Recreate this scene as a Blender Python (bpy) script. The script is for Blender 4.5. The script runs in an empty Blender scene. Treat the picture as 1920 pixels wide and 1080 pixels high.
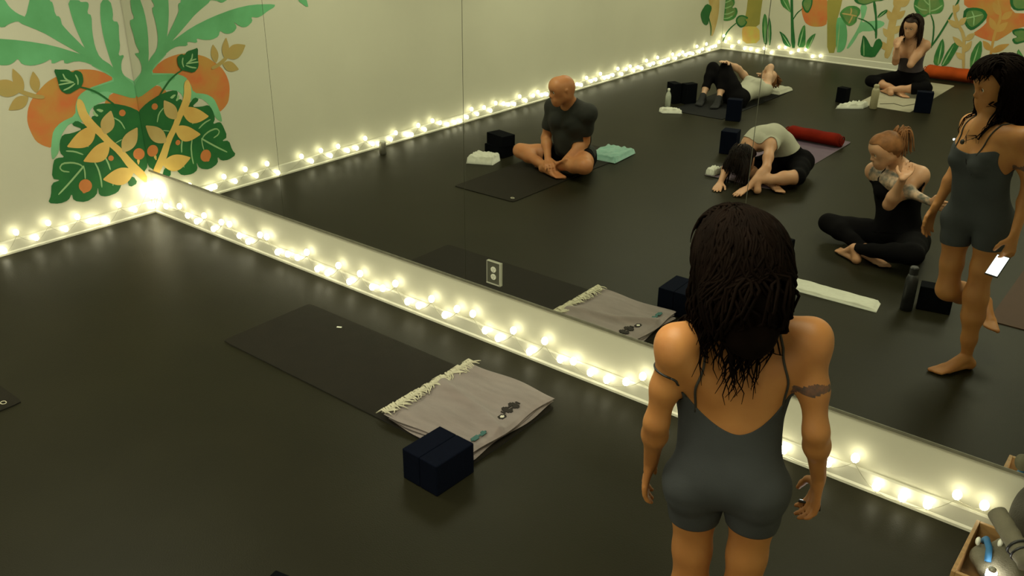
import bpy, math, random
import numpy as np
from mathutils import Vector, Matrix
from mathutils.geometry import tessellate_polygon

# ------------------------------------------------------------------ camera, world, lights, exposure
scene = bpy.context.scene
COL = scene.collection
random.seed(7)
RNG = np.random.default_rng(11)
YAW, PITCH, ROLL = -0.66852, 0.43119, 0.01013
CAM = (6.1618, -3.4022, 2.37)
fw = Vector((math.sin(YAW) * math.cos(PITCH), math.cos(YAW) * math.cos(PITCH), -math.sin(PITCH)))
rt = Vector((math.cos(YAW), -math.sin(YAW), 0)); up = rt.cross(fw)
rr = rt * math.cos(ROLL) + up * math.sin(ROLL); uu = -rt * math.sin(ROLL) + up * math.cos(ROLL)
cam_data = bpy.data.cameras.new('camera')
cam = bpy.data.objects.new('camera', cam_data); COL.objects.link(cam)
m3 = Matrix((rr, uu, -fw)).transposed()
cam.matrix_world = Matrix.Translation(CAM) @ m3.to_4x4()
cam_data.sensor_width = 36.0; cam_data.lens = 31.644; cam_data.clip_start = 0.05
scene.camera = cam
vs = scene.view_settings
vs.view_transform = 'Standard'; vs.look = 'None'; vs.gamma = 1.0; vs.use_curve_mapping = False
vs.exposure = 0.0
scene.cycles.use_denoising = True
scene.cycles.max_bounces = 8; scene.cycles.diffuse_bounces = 3; scene.cycles.glossy_bounces = 4
scene.cycles.sample_clamp_indirect = 8.0
scene.cycles.use_light_tree = True
BULB_POWER = 9.0
CEIL_POWER = 46.0
world = bpy.data.worlds.new('world'); scene.world = world; world.use_nodes = True
world.node_tree.nodes['Background'].inputs[0].default_value = (0.55, 0.55, 0.36, 1)
world.node_tree.nodes['Background'].inputs[1].default_value = 0.02
def area(name, loc, size, power, color):
    l = bpy.data.lights.new(name, 'AREA'); l.shape = 'DISK'; l.size = size; l.energy = power; l.color = color
    o = bpy.data.objects.new(name, l); COL.objects.link(o); o.location = loc
    return o
for k, (x, y) in enumerate([(1.6, -1.6), (4.9, -1.7), (1.6, -4.7), (4.9, -4.7), (1.6, -7.8), (4.9, -7.8)]):
    area('ceiling_fill_light', (x, y, 2.66), 1.4, CEIL_POWER, (1.0, 0.985, 0.70))  # unseen area lamps, added under the ceiling as soft ambient fill

# ------------------------------------------------------------------ helpers
def tag(o, label=None, cat=None, group=None, kind=None):
    if label: o['label'] = label
    if cat: o['category'] = cat
    if group: o['group'] = group
    if kind: o['kind'] = kind
    return o
def empty(name, loc=(0, 0, 0), rz=0.0):
    o = bpy.data.objects.new(name, None); COL.objects.link(o); o.location = loc; o.rotation_euler = (0, 0, rz)
    return o
def mesh_obj(name, verts, faces, mat=None, parent=None, smooth=False, loc=(0, 0, 0), rot=(0, 0, 0)):
    me = bpy.data.meshes.new(name)
    me.from_pydata([tuple(map(float, v)) for v in verts], [], [tuple(map(int, f_)) for f_ in faces]); me.update()
    if mat is not None:
        for mt in (mat if isinstance(mat, (list, tuple)) else [mat]): me.materials.append(mt)
    if smooth: me.polygons.foreach_set('use_smooth', [True] * len(me.polygons))
    o = bpy.data.objects.new(name, me); COL.objects.link(o)
    o.location = loc; o.rotation_euler = rot
    if parent is not None: o.parent = parent
    return o
def fast_mesh(name, V, F, mats, parent=None, smooth=True, midx=None):
    """V (n,3) float, F (m,3|4) int arrays"""
    me = bpy.data.meshes.new(name); k = F.shape[1]
    me.vertices.add(len(V)); me.vertices.foreach_set('co', np.asarray(V, np.float32).ravel())
    me.loops.add(F.size); me.loops.foreach_set('vertex_index', F.astype(np.int32).ravel())
    me.polygons.add(len(F)); me.polygons.foreach_set('loop_start', np.arange(0, F.size, k, dtype=np.int32))
    for mt in mats: me.materials.append(mt)
    if midx is not None: me.polygons.foreach_set('material_index', midx.astype(np.int32))
    me.update(calc_edges=True); me.validate()
    me.polygons.foreach_set('use_smooth', [smooth] * len(me.polygons))
    o = bpy.data.objects.new(name, me); COL.objects.link(o)
    if parent is not None: o.parent = parent
    return o
class MB:
    def __init__(s): s.v = []; s.f = []
    def add(s, v, f):
        n = len(s.v); s.v += [tuple(p) for p in v]; s.f += [tuple(i + n for i in q) for q in f]; return s
    def box(s, c, d, rz=0.0, M=None):
        x, y, z = d[0] / 2, d[1] / 2, d[2] / 2
        P = [(-x, -y, -z), (x, -y, -z), (x, y, -z), (-x, y, -z), (-x, -y, z), (x, -y, z), (x, y, z), (-x, y, z)]
        cr, sr = math.cos(rz), math.sin(rz)
        P = [(c[0] + cr * a - sr * b, c[1] + sr * a + cr * b, c[2] + q) for a, b, q in P]
        return s.add(P, [(0, 3, 2, 1), (4, 5, 6, 7), (0, 1, 5, 4), (1, 2, 6, 5), (2, 3, 7, 6), (3, 0, 4, 7)])
    def tube(s, pts, r, n=6, cap=True):
        P = [Vector(p) for p in pts]; m = len(P)
        rs = r if isinstance(r, (list, tuple, np.ndarray)) else [r] * m
        ref = None; base = []
        for i in range(m):
            t = (P[min(i + 1, m - 1)] - P[max(i - 1, 0)])
            t = t.normalized() if t.length > 1e-9 else Vector((0, 0, 1))
            if ref is None: ref = t.orthogonal().normalized()
            ref = (ref - t * ref.dot(t))
            ref = ref.normalized() if ref.length > 1e-6 else t.orthogonal().normalized()
            b = t.cross(ref)
            base.append([tuple(P[i] + (ref * math.cos(a) + b * math.sin(a)) * rs[i]) for a in [2 * math.pi * k / n for k in range(n)]])
        V = [p for ring in base for p in ring]; F = []
        for i in range(m - 1):
            for k in range(n):
                a = i * n + k; b = i * n + (k + 1) % n
                F.append((a, b, b + n, a + n))
        if cap: F.append(tuple(range(n - 1, -1, -1))); F.append(tuple((m - 1) * n + k for k in range(n)))
        return s.add(V, F)
    def lathe(s, prof, c=(0, 0, 0), n=20):
        V = []; F = []
        for r, z in prof:
            for k in range(n):
                a = 2 * math.pi * k / n; V.append((c[0] + r * math.cos(a), c[1] + r * math.sin(a), c[2] + z))
        for i in range(len(prof) - 1):
            for k in range(n):
                a = i * n + k; b = i * n + (k + 1) % n; F.append((a, b, b + n, a + n))
        F.append(tuple(range(n - 1, -1, -1))); F.append(tuple((len(prof) - 1) * n + k for k in range(n)))
        return s.add(V, F)
    def obj(s, name, mat, parent=None, smooth=False, bevel=0, sub=0, **k):
        o = mesh_obj(name, s.v, s.f, mat, parent, smooth, **k)
        if bevel:
            b = o.modifiers.new('bevel', 'BEVEL'); b.width = bevel; b.segments = 3; b.limit_method = 'ANGLE'
        if sub:
            b = o.modifiers.new('sub', 'SUBSURF'); b.levels = sub; b.render_levels = sub
        return o

# ------------------------------------------------------------------ materials
def lin(c): return tuple((x / 12.92 if x <= 0.04045 else ((x + 0.055) / 1.055) ** 2.4) for x in c)
def mat(name, col, rough=0.6, metal=0.0, noise=0.0, nscale=8.0, col2=None, bump=0.0, bscale=120.0, spec=0.5, sheen=0.0, emit=None, estr=0.0, sss=0.0, stretch=None, trans=0.0):
    m = bpy.data.materials.new(name); m.use_nodes = True; nt = m.node_tree; b = nt.nodes['Principled BSDF']
    b.inputs['Base Color'].default_value = (*col, 1); b.inputs['Roughness'].default_value = rough
    b.inputs['Metallic'].default_value = metal; b.inputs['Specular IOR Level'].default_value = spec
    if sheen: b.inputs['Sheen Weight'].default_value = sheen
    if trans: b.inputs['Transmission Weight'].default_value = trans
    if sss:
        b.inputs['Subsurface Weight'].default_value = sss; b.inputs['Subsurface Radius'].default_value = (0.02, 0.008, 0.004)
        b.inputs['Subsurface Scale'].default_value = 0.6
    tc = nt.nodes.new('ShaderNodeTexCoord'); mp = nt.nodes.new('ShaderNodeMapping'); nt.links.new(tc.outputs['Object'], mp.inputs[0])
    if stretch: mp.inputs['Scale'].default_value = stretch
    if noise or col2:
        n = nt.nodes.new('ShaderNodeTexNoise'); n.inputs['Scale'].default_value = nscale; n.inputs['Detail'].default_value = 5
        nt.links.new(mp.outputs[0], n.inputs['Vector'])
        r = nt.nodes.new('ShaderNodeValToRGB'); r.color_ramp.elements[0].position = 0.35; r.color_ramp.elements[1].position = 0.65
        c2 = col2 if col2 else tuple(x * (1 - noise) for x in col)
        r.color_ramp.elements[0].color = (*col, 1); r.color_ramp.elements[1].color = (*c2, 1)
        nt.links.new(n.outputs['Fac'], r.inputs[0]); nt.links.new(r.outputs[0], b.inputs['Base Color'])
    if bump:
        n2 = nt.nodes.new('ShaderNodeTexNoise'); n2.inputs['Scale'].default_value = bscale; n2.inputs['Detail'].default_value = 3
        nt.links.new(mp.outputs[0], n2.inputs['Vector'])
        bp = nt.nodes.new('ShaderNodeBump'); bp.inputs['Strength'].default_value = bump; bp.inputs['Distance'].default_value = 0.004
        nt.links.new(n2.outputs['Fac'], bp.inputs['Height']); nt.links.new(bp.outputs[0], b.inputs['Normal'])
    if emit:
        b.inputs['Emission Color'].default_value = (*emit, 1); b.inputs['Emission Strength'].default_value = estr
    return m
M = {}
M['wall'] = mat('cream_wall_paint', (0.62, 0.60, 0.47), 0.65, noise=0.05, nscale=1.3, bump=0.15, bscale=260)
M['trim'] = mat('cream_trim_paint', (0.70, 0.68, 0.56), 0.4, noise=0.03, nscale=3)
M['ceiling'] = mat('ceiling_paint', (0.5, 0.48, 0.38), 0.8, noise=0.04)
M['floor'] = mat('dark_vinyl_floor', (0.0165, 0.0150, 0.0075), 0.46, noise=0.15, nscale=2.2, bump=0.2, bscale=160, spec=0.11)
M['mirror'] = mat('mirror_silver', (0.80, 0.82, 0.77), 0.0, metal=1.0)
M['channel'] = mat('grey_metal_channel', (0.22, 0.21, 0.15), 0.5, metal=0.3, noise=0.2, nscale=30)
M['bulb'] = mat('warm_white_bulb', (1, 0.95, 0.8), 0.3, emit=(1.0, 0.95, 0.66), estr=BULB_POWER)
M['wire'] = mat('clear_light_wire', (0.5, 0.48, 0.36), 0.4, noise=0.2, nscale=40)
M['socket'] = mat('bulb_socket', (0.55, 0.53, 0.42), 0.4, noise=0.1, nscale=40)
def paint(n, c, c2, ns=3.0): M[n] = mat('mural_' + n, lin(c), 0.7, col2=lin(c2), nscale=ns)
paint('green', (0.42, 0.72, 0.50), (0.36, 0.64, 0.42)); paint('mint', (0.50, 0.78, 0.58), (0.46, 0.70, 0.50))
paint('mintpale', (0.62, 0.78, 0.56), (0.56, 0.70, 0.48)); paint('leafdark', (0.06, 0.36, 0.16), (0.12, 0.42, 0.18), 5)
paint('leaf', (0.14, 0.44, 0.20), (0.32, 0.56, 0.28), 6); paint('orange', (0.82, 0.42, 0.22), (0.76, 0.56, 0.26), 4)
paint('fruit', (0.82, 0.50, 0.26), (0.76, 0.46, 0.22)); paint('yellow', (0.90, 0.76, 0.42), (0.84, 0.66, 0.34))
paint('tan', (0.80, 0.70, 0.46), (0.72, 0.60, 0.34)); paint('olivetan', (0.66, 0.60, 0.36), (0.72, 0.60, 0.34))
paint('olive', (0.62, 0.58, 0.26), (0.56, 0.54, 0.24)); paint('yellowgreen', (0.80, 0.76, 0.36), (0.86, 0.66, 0.36), 7)
paint('ochre', (0.80, 0.62, 0.32), (0.74, 0.56, 0.28))
paint('leafinner', (0.34, 0.52, 0.27), (0.44, 0.54, 0.30), 9)
M['foam'] = mat('black_foam', (0.003, 0.0035, 0.005), 0.9, noise=0.2, nscale=60, bump=0.3, bscale=500, spec=0.05)
M['navy'] = mat('navy_foam', (0.003, 0.0045, 0.0115), 0.9, noise=0.2, nscale=60, bump=0.3, bscale=500, spec=0.05)
M['mat_dark'] = mat('dark_mat_rubber', (0.015, 0.0125, 0.0085), 0.65, noise=0.15, nscale=9, bump=0.4, bscale=400, spec=0.1)
M['mat_edge'] = mat('mat_edge', (0.006, 0.005, 0.004), 0.8, noise=0.1)
M['mat_black'] = mat('black_mat_rubber', (0.005, 0.005, 0.0055), 0.8, noise=0.1, bump=0.4, bscale=400, spec=0.2)
M['mat_purple'] = mat('purple_mat_rubber', (0.10, 0.060, 0.095), 0.7, noise=0.15, nscale=9, bump=0.4, bscale=400)
M['mat_purple_edge'] = mat('purple_mat_edge', (0.2, 0.17, 0.18), 0.7, noise=0.1)
M['mat_white'] = mat('cream_mat_rubber', (0.36, 0.33, 0.24), 0.7, noise=0.08, nscale=9, bump=0.3, bscale=300)
M['mat_brown'] = mat('brown_mat_rubber', (0.05, 0.018, 0.006), 0.75, noise=0.1, bump=0.3, bscale=300)
M['blanket'] = mat('mauve_grey_blanket', (0.28, 0.22, 0.205), 0.95, noise=0.2, nscale=5, bump=0.7, bscale=260, sheen=0.3, stretch=(1, 6, 1))
M['fringe'] = mat('cream_fringe_yarn', (0.60, 0.56, 0.42), 0.95, noise=0.1, nscale=50)
M['motif'] = mat('black_woven_motif', (0.02, 0.015, 0.012), 0.95, noise=0.2)
M['motif_teal'] = mat('teal_woven_motif', (0.05, 0.14, 0.13), 0.95, noise=0.2)
M['motif_white'] = mat('white_woven_motif', (0.75, 0.72, 0.6), 0.95, noise=0.1)
M['white_towel'] = mat('white_terry', (0.62, 0.62, 0.52), 0.95, noise=0.06, nscale=30, bump=0.8, bscale=350, sheen=0.3)
M['teal_towel'] = mat('mint_cotton', (0.17, 0.34, 0.27), 0.95, noise=0.12, nscale=12, bump=0.6, bscale=350, sheen=0.3)
M['red_bolster'] = mat('red_cotton', (0.16, 0.008, 0.002), 0.9, noise=0.3, nscale=7, bump=0.5, bscale=200, spec=0.1)
M['orange_bolster'] = mat('orange_cotton', (0.42, 0.065, 0.01), 0.9, noise=0.25, nscale=6, bump=0.5, bscale=200, spec=0.1)
M['plate_clear'] = mat('smoked_plate', (0.10, 0.10, 0.075), 0.15, noise=0.1, spec=0.8)
M['plate_rim'] = mat('clear_plate_rim', (0.45, 0.45, 0.36), 0.2, noise=0.05)
M['white_plastic'] = mat('white_plastic', (0.75, 0.75, 0.62), 0.4, noise=0.04)
M['black_plastic'] = mat('black_plastic', (0.012, 0.012, 0.014), 0.4, noise=0.1)
M['steel'] = mat('brushed_steel', (0.45, 0.43, 0.36), 0.35, metal=0.8, noise=0.15, nscale=40)
M['tan_bottle'] = mat('tan_enamel', (0.36, 0.32, 0.19), 0.4, noise=0.1)
M['clear_bottle'] = mat('clear_bottle_plastic', (0.55, 0.58, 0.48), 0.2, noise=0.05, trans=0.35)
M['wood'] = mat('pale_wood', (0.42, 0.24, 0.09), 0.5, noise=0.3, nscale=4, stretch=(1, 12, 12))
M['wood_dark'] = mat('dark_wood', (0.06, 0.02, 0.012), 0.5, noise=0.3)
M['grey_cloth'] = mat('grey_canvas', (0.16, 0.145, 0.10), 0.9, noise=0.2, nscale=14, bump=0.6, bscale=200)
M['dark_cloth'] = mat('dark_grey_canvas', (0.075, 0.07, 0.052), 0.9, noise=0.25, nscale=14, bump=0.6, bscale=200)
M['blue'] = mat('blue_webbing', (0.03, 0.16, 0.36), 0.7, noise=0.1, nscale=40)
M['lens_glow'] = mat('lamp_glow', (1, 1, 0.95), 0.3, emit=(1.0, 0.98, 0.86), estr=30)
M['phone_glow'] = mat('phone_screen_glow', (1, 1, 1), 0.2, emit=(0.85, 0.92, 1.0), estr=2.2)
def skin(n, c, c2): M[n] = mat(n, c, 0.5, col2=c2, nscale=7, bump=0.08, bscale=300, spec=0.35, sss=0.15)
skin('skin_warm', (0.42, 0.185, 0.055), (0.345, 0.14, 0.042)); skin('skin_pink', (0.52, 0.29, 0.17), (0.46, 0.235, 0.125))
skin('skin_fair', (0.60, 0.38, 0.25), (0.54, 0.31, 0.19)); skin('skin_tan', (0.46, 0.20, 0.08), (0.40, 0.155, 0.058))
M['lips'] = mat('lips', (0.36, 0.10, 0.07), 0.45, noise=0.1)
M['tattoo'] = mat('inked_skin', (0.50, 0.34, 0.23), 0.5, col2=(0.10, 0.10, 0.085), nscale=26, spec=0.35)
M['tattoo_dark'] = mat('dark_inked_skin', (0.16, 0.07, 0.04), 0.5, col2=(0.06, 0.045, 0.04), nscale=60, spec=0.3)
M['eye'] = mat('eye_white', (0.75, 0.72, 0.65), 0.2, noise=0.03)
M['iris'] = mat('eye_iris', (0.04, 0.025, 0.015), 0.15, noise=0.1)
M['grey_romper'] = mat('slate_grey_jersey', (0.052, 0.056, 0.060), 0.9, noise=0.12, nscale=8, bump=0.3, bscale=500, spec=0.15)
M['strap'] = mat('dark_strap', (0.025, 0.022, 0.018), 0.8, noise=0.1)
M['tee'] = mat('charcoal_tee', (0.015, 0.016, 0.012), 0.9, noise=0.2, nscale=9, bump=0.4, bscale=300)
M['black_cloth'] = mat('black_jersey', (0.0035, 0.003, 0.0035), 0.95, noise=0.2, nscale=9, spec=0.08)
M['white_cloth'] = mat('white_jersey', (0.42, 0.41, 0.32), 0.9, noise=0.1, nscale=9, bump=0.4, bscale=200)
M['pale_cloth'] = mat('lilac_grey_jersey', (0.06, 0.045, 0.05), 0.9, noise=0.15, nscale=9)
M['hair_black'] = mat('hair_near_black', (0.0055, 0.0028, 0.0018), 0.8, noise=0.4, nscale=20, spec=0.03)
M['hair_dark'] = mat('hair_dark_brown', (0.008, 0.0035, 0.002), 0.6, noise=0.4, nscale=20, spec=0.15)
M['hair_brown'] = mat('hair_brown', (0.022, 0.009, 0.004), 0.6, noise=0.5, nscale=16, spec=0.2)
M['hair_auburn'] = mat('hair_auburn', (0.24, 0.10, 0.035), 0.6, noise=0.45, nscale=18, spec=0.2)
M['sock'] = mat('dark_sock', (0.014, 0.014, 0.014), 0.95, noise=0.1)

# ------------------------------------------------------------------ data (world coordinates in metres)
LEFT_MURAL = [
('painted_disc','orange',1,[(-0.677,1.042),(-0.618,1.083),(-0.557,1.106),(-0.477,1.126),(-0.399,1.133),(-0.322,1.123),(-0.265,1.108),(-0.2,1.075),(-0.136,1.031),(-0.242,1.014),(-0.346,0.997),(-0.424,0.958),(-0.455,0.896),(-0.473,0.832),(-0.571,0.803),(-0.636,0.768),(-0.659,0.706),(-0.677,0.642),(-0.732,0.673),(-0.77,0.71),(-0.787,0.761),(-0.798,0.819),(-0.797,0.865),(-0.779,0.927),(-0.744,0.985)]),
('painted_disc','orange',1,[(-0.275,0.835),(-0.229,0.915),(-0.184,0.932),(-0.129,0.947),(-0.001,0.943),(-0.001,0.906),(-0.001,0.729),(-0.063,0.725),(-0.156,0.743)]),
('painted_frond','mint',2,[(-0.315,1.158),(-0.198,1.141),(-0.108,1.071),(-0.034,1.011),(-0.001,0.989),(-0.001,0.922),(-0.062,0.941),(-0.141,0.949),(-0.201,0.935),(-0.224,0.895),(-0.309,0.88),(-0.365,0.851),(-0.388,0.787),(-0.47,0.774),(-0.527,0.785),(-0.587,0.729),(-0.615,0.677),(-0.636,0.604),(-0.691,0.557),(-0.689,0.615),(-0.67,0.689),(-0.643,0.76),(-0.581,0.805),(-0.473,0.831),(-0.458,0.907),(-0.423,0.962),(-0.346,0.997),(-0.242,1.014),(-0.147,1.03),(-0.227,1.093)]),
('painted_frond','green',3,[(-0.151,1.565),(-0.175,1.457),(-0.178,1.317),(-0.152,1.125),(-0.12,1.061),(-0.079,1.008),(-0.008,0.967),(-0.041,1.002),(-0.063,1.023),(-0.089,1.074),(-0.08,1.138),(-0.045,1.185),(-0.094,1.182),(-0.068,1.241),(-0.065,1.304),(-0.048,1.409),(-0.093,1.42),(-0.077,1.475),(-0.083,1.559)]),
('painted_frond','green',3,[(-0.379,1.585),(-0.37,1.471),(-0.358,1.399),(-0.328,1.285),(-0.304,1.226),(-0.203,1.12),(-0.079,1.008),(-0.152,1.125),(-0.227,1.187),(-0.249,1.264),(-0.25,1.365),(-0.233,1.474),(-0.262,1.488),(-0.238,1.54),(-0.244,1.562),(-0.294,1.564),(-0.297,1.578)]),
('painted_frond','green',3,[(-0.604,1.605),(-0.578,1.535),(-0.522,1.434),(-0.479,1.37),(-0.393,1.282),(-0.26,1.14),(-0.176,1.099),(-0.304,1.226),(-0.319,1.27),(-0.385,1.325),(-0.422,1.368),(-0.445,1.425),(-0.448,1.488),(-0.484,1.495),(-0.476,1.536),(-0.482,1.594)]),
('painted_frond','green',3,[(-0.921,1.762),(-0.834,1.706),(-0.774,1.621),(-0.756,1.576),(-0.718,1.534),(-0.656,1.499),(-0.582,1.467),(-0.522,1.434),(-0.429,1.336),(-0.335,1.252),(-0.232,1.13),(-0.346,1.223),(-0.478,1.321),(-0.584,1.404),(-0.678,1.472),(-0.728,1.488),(-0.783,1.476),(-0.818,1.456),(-0.875,1.478),(-0.918,1.559)]),
('painted_frond','green',3,[(-0.189,1.16),(-0.354,1.229),(-0.533,1.311),(-0.716,1.365),(-0.919,1.406),(-1.093,1.421),(-1.311,1.404),(-1.304,1.382),(-1.231,1.357),(-1.178,1.33),(-1.128,1.317),(-1.069,1.331),(-1.08,1.295),(-1.024,1.259),(-0.976,1.26),(-0.933,1.285),(-0.904,1.311),(-0.93,1.267),(-0.894,1.233),(-0.839,1.225),(-0.803,1.237),(-0.772,1.26),(-0.754,1.217),(-0.691,1.2),(-0.619,1.207),(-0.56,1.229),(-0.566,1.19),(-0.479,1.215),(-0.48,1.18),(-0.393,1.191),(-0.32,1.167),(-0.218,1.096),(-0.151,1.057),(-0.091,0.981),(-0.09,1.017)]),
('painted_frond','green',3,[(-0.332,1.28),(-0.42,1.395),(-0.468,1.474),(-0.499,1.624),(-0.591,1.675),(-0.677,1.49),(-0.734,1.485),(-0.584,1.403),(-0.448,1.308),(-0.275,1.185)]),
('painted_frond','green',3,[(-1.526,1.421),(-1.648,1.336),(-1.634,1.411),(-1.588,1.508)]),
('painted_frond','green',3,[(-0.206,1.103),(-0.077,1.019),(-0.001,0.959),(-0.001,0.896),(-0.026,0.867),(-0.146,0.923),(-0.233,0.961),(-0.328,0.948),(-0.344,0.991),(-0.224,1.007),(-0.141,1.017)]),
('painted_monstera_leaf','leafdark',4,[(-0.781,0.277),(-0.749,0.324),(-0.73,0.407),(-0.661,0.414),(-0.722,0.437),(-0.685,0.556),(-0.657,0.571),(-0.603,0.563),(-0.632,0.603),(-0.616,0.677),(-0.588,0.72),(-0.521,0.716),(-0.439,0.729),(-0.517,0.773),(-0.475,0.799),(-0.422,0.755),(-0.372,0.735),(-0.369,0.803),(-0.323,0.805),(-0.347,0.867),(-0.288,0.881),(-0.188,0.864),(-0.083,0.825),(-0.001,0.772),(-0.001,0.725),(-0.001,0.551),(-0.001,0.367),(-0.079,0.295),(-0.136,0.389),(-0.228,0.305),(-0.24,0.266),(-0.276,0.222),(-0.364,0.213),(-0.417,0.237),(-0.414,0.304),(-0.434,0.242),(-0.521,0.213),(-0.605,0.246),(-0.606,0.302),(-0.638,0.259),(-0.704,0.251)]),
('painted_leaf_patch','leafdark',4,[(-0.189,0.301),(-0.137,0.317),(-0.109,0.254),(-0.179,0.237)]),
('painted_leaf_hole','mintpale',5,[(-0.326,0.844),(-0.3,0.847),(-0.268,0.829),(-0.291,0.816)]),
('painted_leaf_hole','mintpale',5,[(-0.348,0.843),(-0.338,0.832),(-0.312,0.8),(-0.326,0.793),(-0.35,0.814)]),
('painted_vein','mintpale',5,[(-0.697,0.312),(-0.605,0.373),(-0.498,0.454),(-0.481,0.471),(-0.488,0.479),(-0.507,0.464),(-0.613,0.384),(-0.703,0.321)]),
('painted_vein','mintpale',5,[(-0.592,0.46),(-0.636,0.476),(-0.649,0.499),(-0.627,0.519),(-0.563,0.51),(-0.514,0.487),(-0.494,0.464),(-0.488,0.469),(-0.508,0.496),(-0.56,0.522),(-0.629,0.532),(-0.66,0.501),(-0.642,0.467),(-0.594,0.451)]),
('painted_vein','mintpale',5,[(-0.491,0.471),(-0.491,0.43),(-0.497,0.381),(-0.489,0.38),(-0.481,0.429),(-0.483,0.471)]),
('painted_vein','mintpale',5,[(-0.41,0.486),(-0.392,0.426),(-0.387,0.354),(-0.391,0.291),(-0.381,0.289),(-0.375,0.353),(-0.38,0.427),(-0.401,0.488)]),
('painted_vein','mintpale',5,[(-0.333,0.519),(-0.313,0.453),(-0.304,0.4),(-0.295,0.401),(-0.301,0.456),(-0.324,0.522)]),
('painted_vein','mintpale',5,[(-0.589,0.6),(-0.529,0.582),(-0.476,0.549),(-0.471,0.557),(-0.525,0.593),(-0.586,0.609)]),
('painted_vein','mintpale',5,[(-0.475,0.629),(-0.427,0.596),(-0.422,0.602),(-0.471,0.636)]),
('painted_vein','mintpale',5,[(-0.209,0.762),(-0.165,0.726),(-0.141,0.667),(-0.134,0.67),(-0.156,0.732),(-0.204,0.768)]),
('painted_vein','mintpale',5,[(-0.223,0.581),(-0.173,0.596),(-0.175,0.603),(-0.226,0.588)]),
('painted_vein','mintpale',5,[(-0.298,0.333),(-0.307,0.283),(-0.298,0.28),(-0.289,0.331)]),
('painted_fruit','fruit',6,[(-0.455,0.32),(-0.462,0.303),(-0.476,0.29),(-0.493,0.284),(-0.511,0.285),(-0.529,0.293),(-0.542,0.307),(-0.549,0.325),(-0.549,0.343),(-0.542,0.36),(-0.529,0.373),(-0.512,0.379),(-0.493,0.379),(-0.476,0.371),(-0.463,0.357),(-0.455,0.339)]),
('painted_fruit','fruit',6,[(-0.26,0.48),(-0.263,0.473),(-0.269,0.467),(-0.276,0.464),(-0.284,0.465),(-0.292,0.468),(-0.298,0.474),(-0.301,0.481),(-0.301,0.489),(-0.298,0.496),(-0.292,0.501),(-0.285,0.504),(-0.277,0.504),(-0.269,0.501),(-0.264,0.495),(-0.26,0.488)]),
('painted_fruit','fruit',6,[(-0.391,0.65),(-0.394,0.644),(-0.399,0.639),(-0.405,0.636),(-0.412,0.636),(-0.418,0.639),(-0.423,0.644),(-0.426,0.65),(-0.426,0.657),(-0.424,0.663),(-0.419,0.668),(-0.412,0.671),(-0.405,0.671),(-0.399,0.668),(-0.394,0.663),(-0.391,0.657)]),
('painted_fruit','fruit',6,[(-0.112,0.782),(-0.116,0.774),(-0.123,0.767),(-0.132,0.763),(-0.142,0.763),(-0.151,0.767),(-0.158,0.774),(-0.162,0.782),(-0.162,0.791),(-0.158,0.8),(-0.152,0.806),(-0.143,0.81),(-0.133,0.81),(-0.124,0.807),(-0.117,0.8),(-0.113,0.791)]),
('painted_fruit','fruit',6,[(-0.02,0.457),(-0.026,0.442),(-0.038,0.43),(-0.055,0.424),(-0.072,0.425),(-0.089,0.432),(-0.102,0.444),(-0.109,0.46),(-0.109,0.477),(-0.103,0.492),(-0.091,0.504),(-0.075,0.51),(-0.057,0.51),(-0.041,0.503),(-0.028,0.49),(-0.02,0.474)]),
('painted_fruit_tip','yellow',6,[(-0.09,0.431),(-0.062,0.422),(-0.084,0.382)]),
('painted_fruit_tip','fruit',5,[(-0.537,0.31),(-0.479,0.295),(-0.526,0.276)]),
('painted_stem','yellow',7,[(-0.044,0.229),(-0.111,0.314),(-0.164,0.379),(-0.224,0.503),(-0.301,0.599),(-0.357,0.683),(-0.417,0.739),(-0.451,0.819),(-0.457,0.897),(-0.436,0.946),(-0.402,0.916),(-0.39,0.827),(-0.344,0.749),(-0.295,0.685),(-0.256,0.617),(-0.186,0.535),(-0.119,0.427),(-0.027,0.299)]),
('painted_sprig_leaf','yellow',7,[(-0.348,0.73),(-0.386,0.737),(-0.42,0.734),(-0.451,0.725),(-0.479,0.712),(-0.506,0.694),(-0.531,0.674),(-0.555,0.652),(-0.579,0.631),(-0.539,0.616),(-0.5,0.605),(-0.463,0.6),(-0.43,0.603),(-0.402,0.618),(-0.378,0.644),(-0.36,0.681)]),
('painted_sprig_leaf','yellow',7,[(-0.269,0.604),(-0.305,0.61),(-0.337,0.607),(-0.366,0.598),(-0.393,0.584),(-0.417,0.567),(-0.441,0.547),(-0.464,0.527),(-0.486,0.506),(-0.447,0.492),(-0.409,0.48),(-0.373,0.475),(-0.341,0.479),(-0.315,0.493),(-0.294,0.519),(-0.278,0.556)]),
('painted_sprig_leaf','yellow',7,[(-0.121,0.353),(-0.156,0.379),(-0.189,0.393),(-0.221,0.399),(-0.253,0.397),(-0.283,0.389),(-0.313,0.377),(-0.343,0.362),(-0.372,0.346),(-0.339,0.32),(-0.306,0.297),(-0.273,0.279),(-0.241,0.271),(-0.209,0.273),(-0.178,0.287),(-0.149,0.313)]),
('painted_sprig_leaf','tan',7,[(-0.295,0.66),(-0.261,0.669),(-0.236,0.682),(-0.219,0.699),(-0.209,0.719),(-0.205,0.742),(-0.207,0.768),(-0.211,0.794),(-0.217,0.821),(-0.242,0.808),(-0.266,0.794),(-0.286,0.779),(-0.302,0.762),(-0.311,0.742),(-0.314,0.718),(-0.309,0.691)]),
('painted_sprig_leaf','tan',7,[(-0.186,0.504),(-0.146,0.506),(-0.115,0.515),(-0.09,0.529),(-0.071,0.549),(-0.058,0.574),(-0.05,0.602),(-0.045,0.633),(-0.04,0.665),(-0.073,0.656),(-0.104,0.647),(-0.132,0.635),(-0.155,0.619),(-0.173,0.599),(-0.184,0.574),(-0.189,0.543)]),
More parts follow.
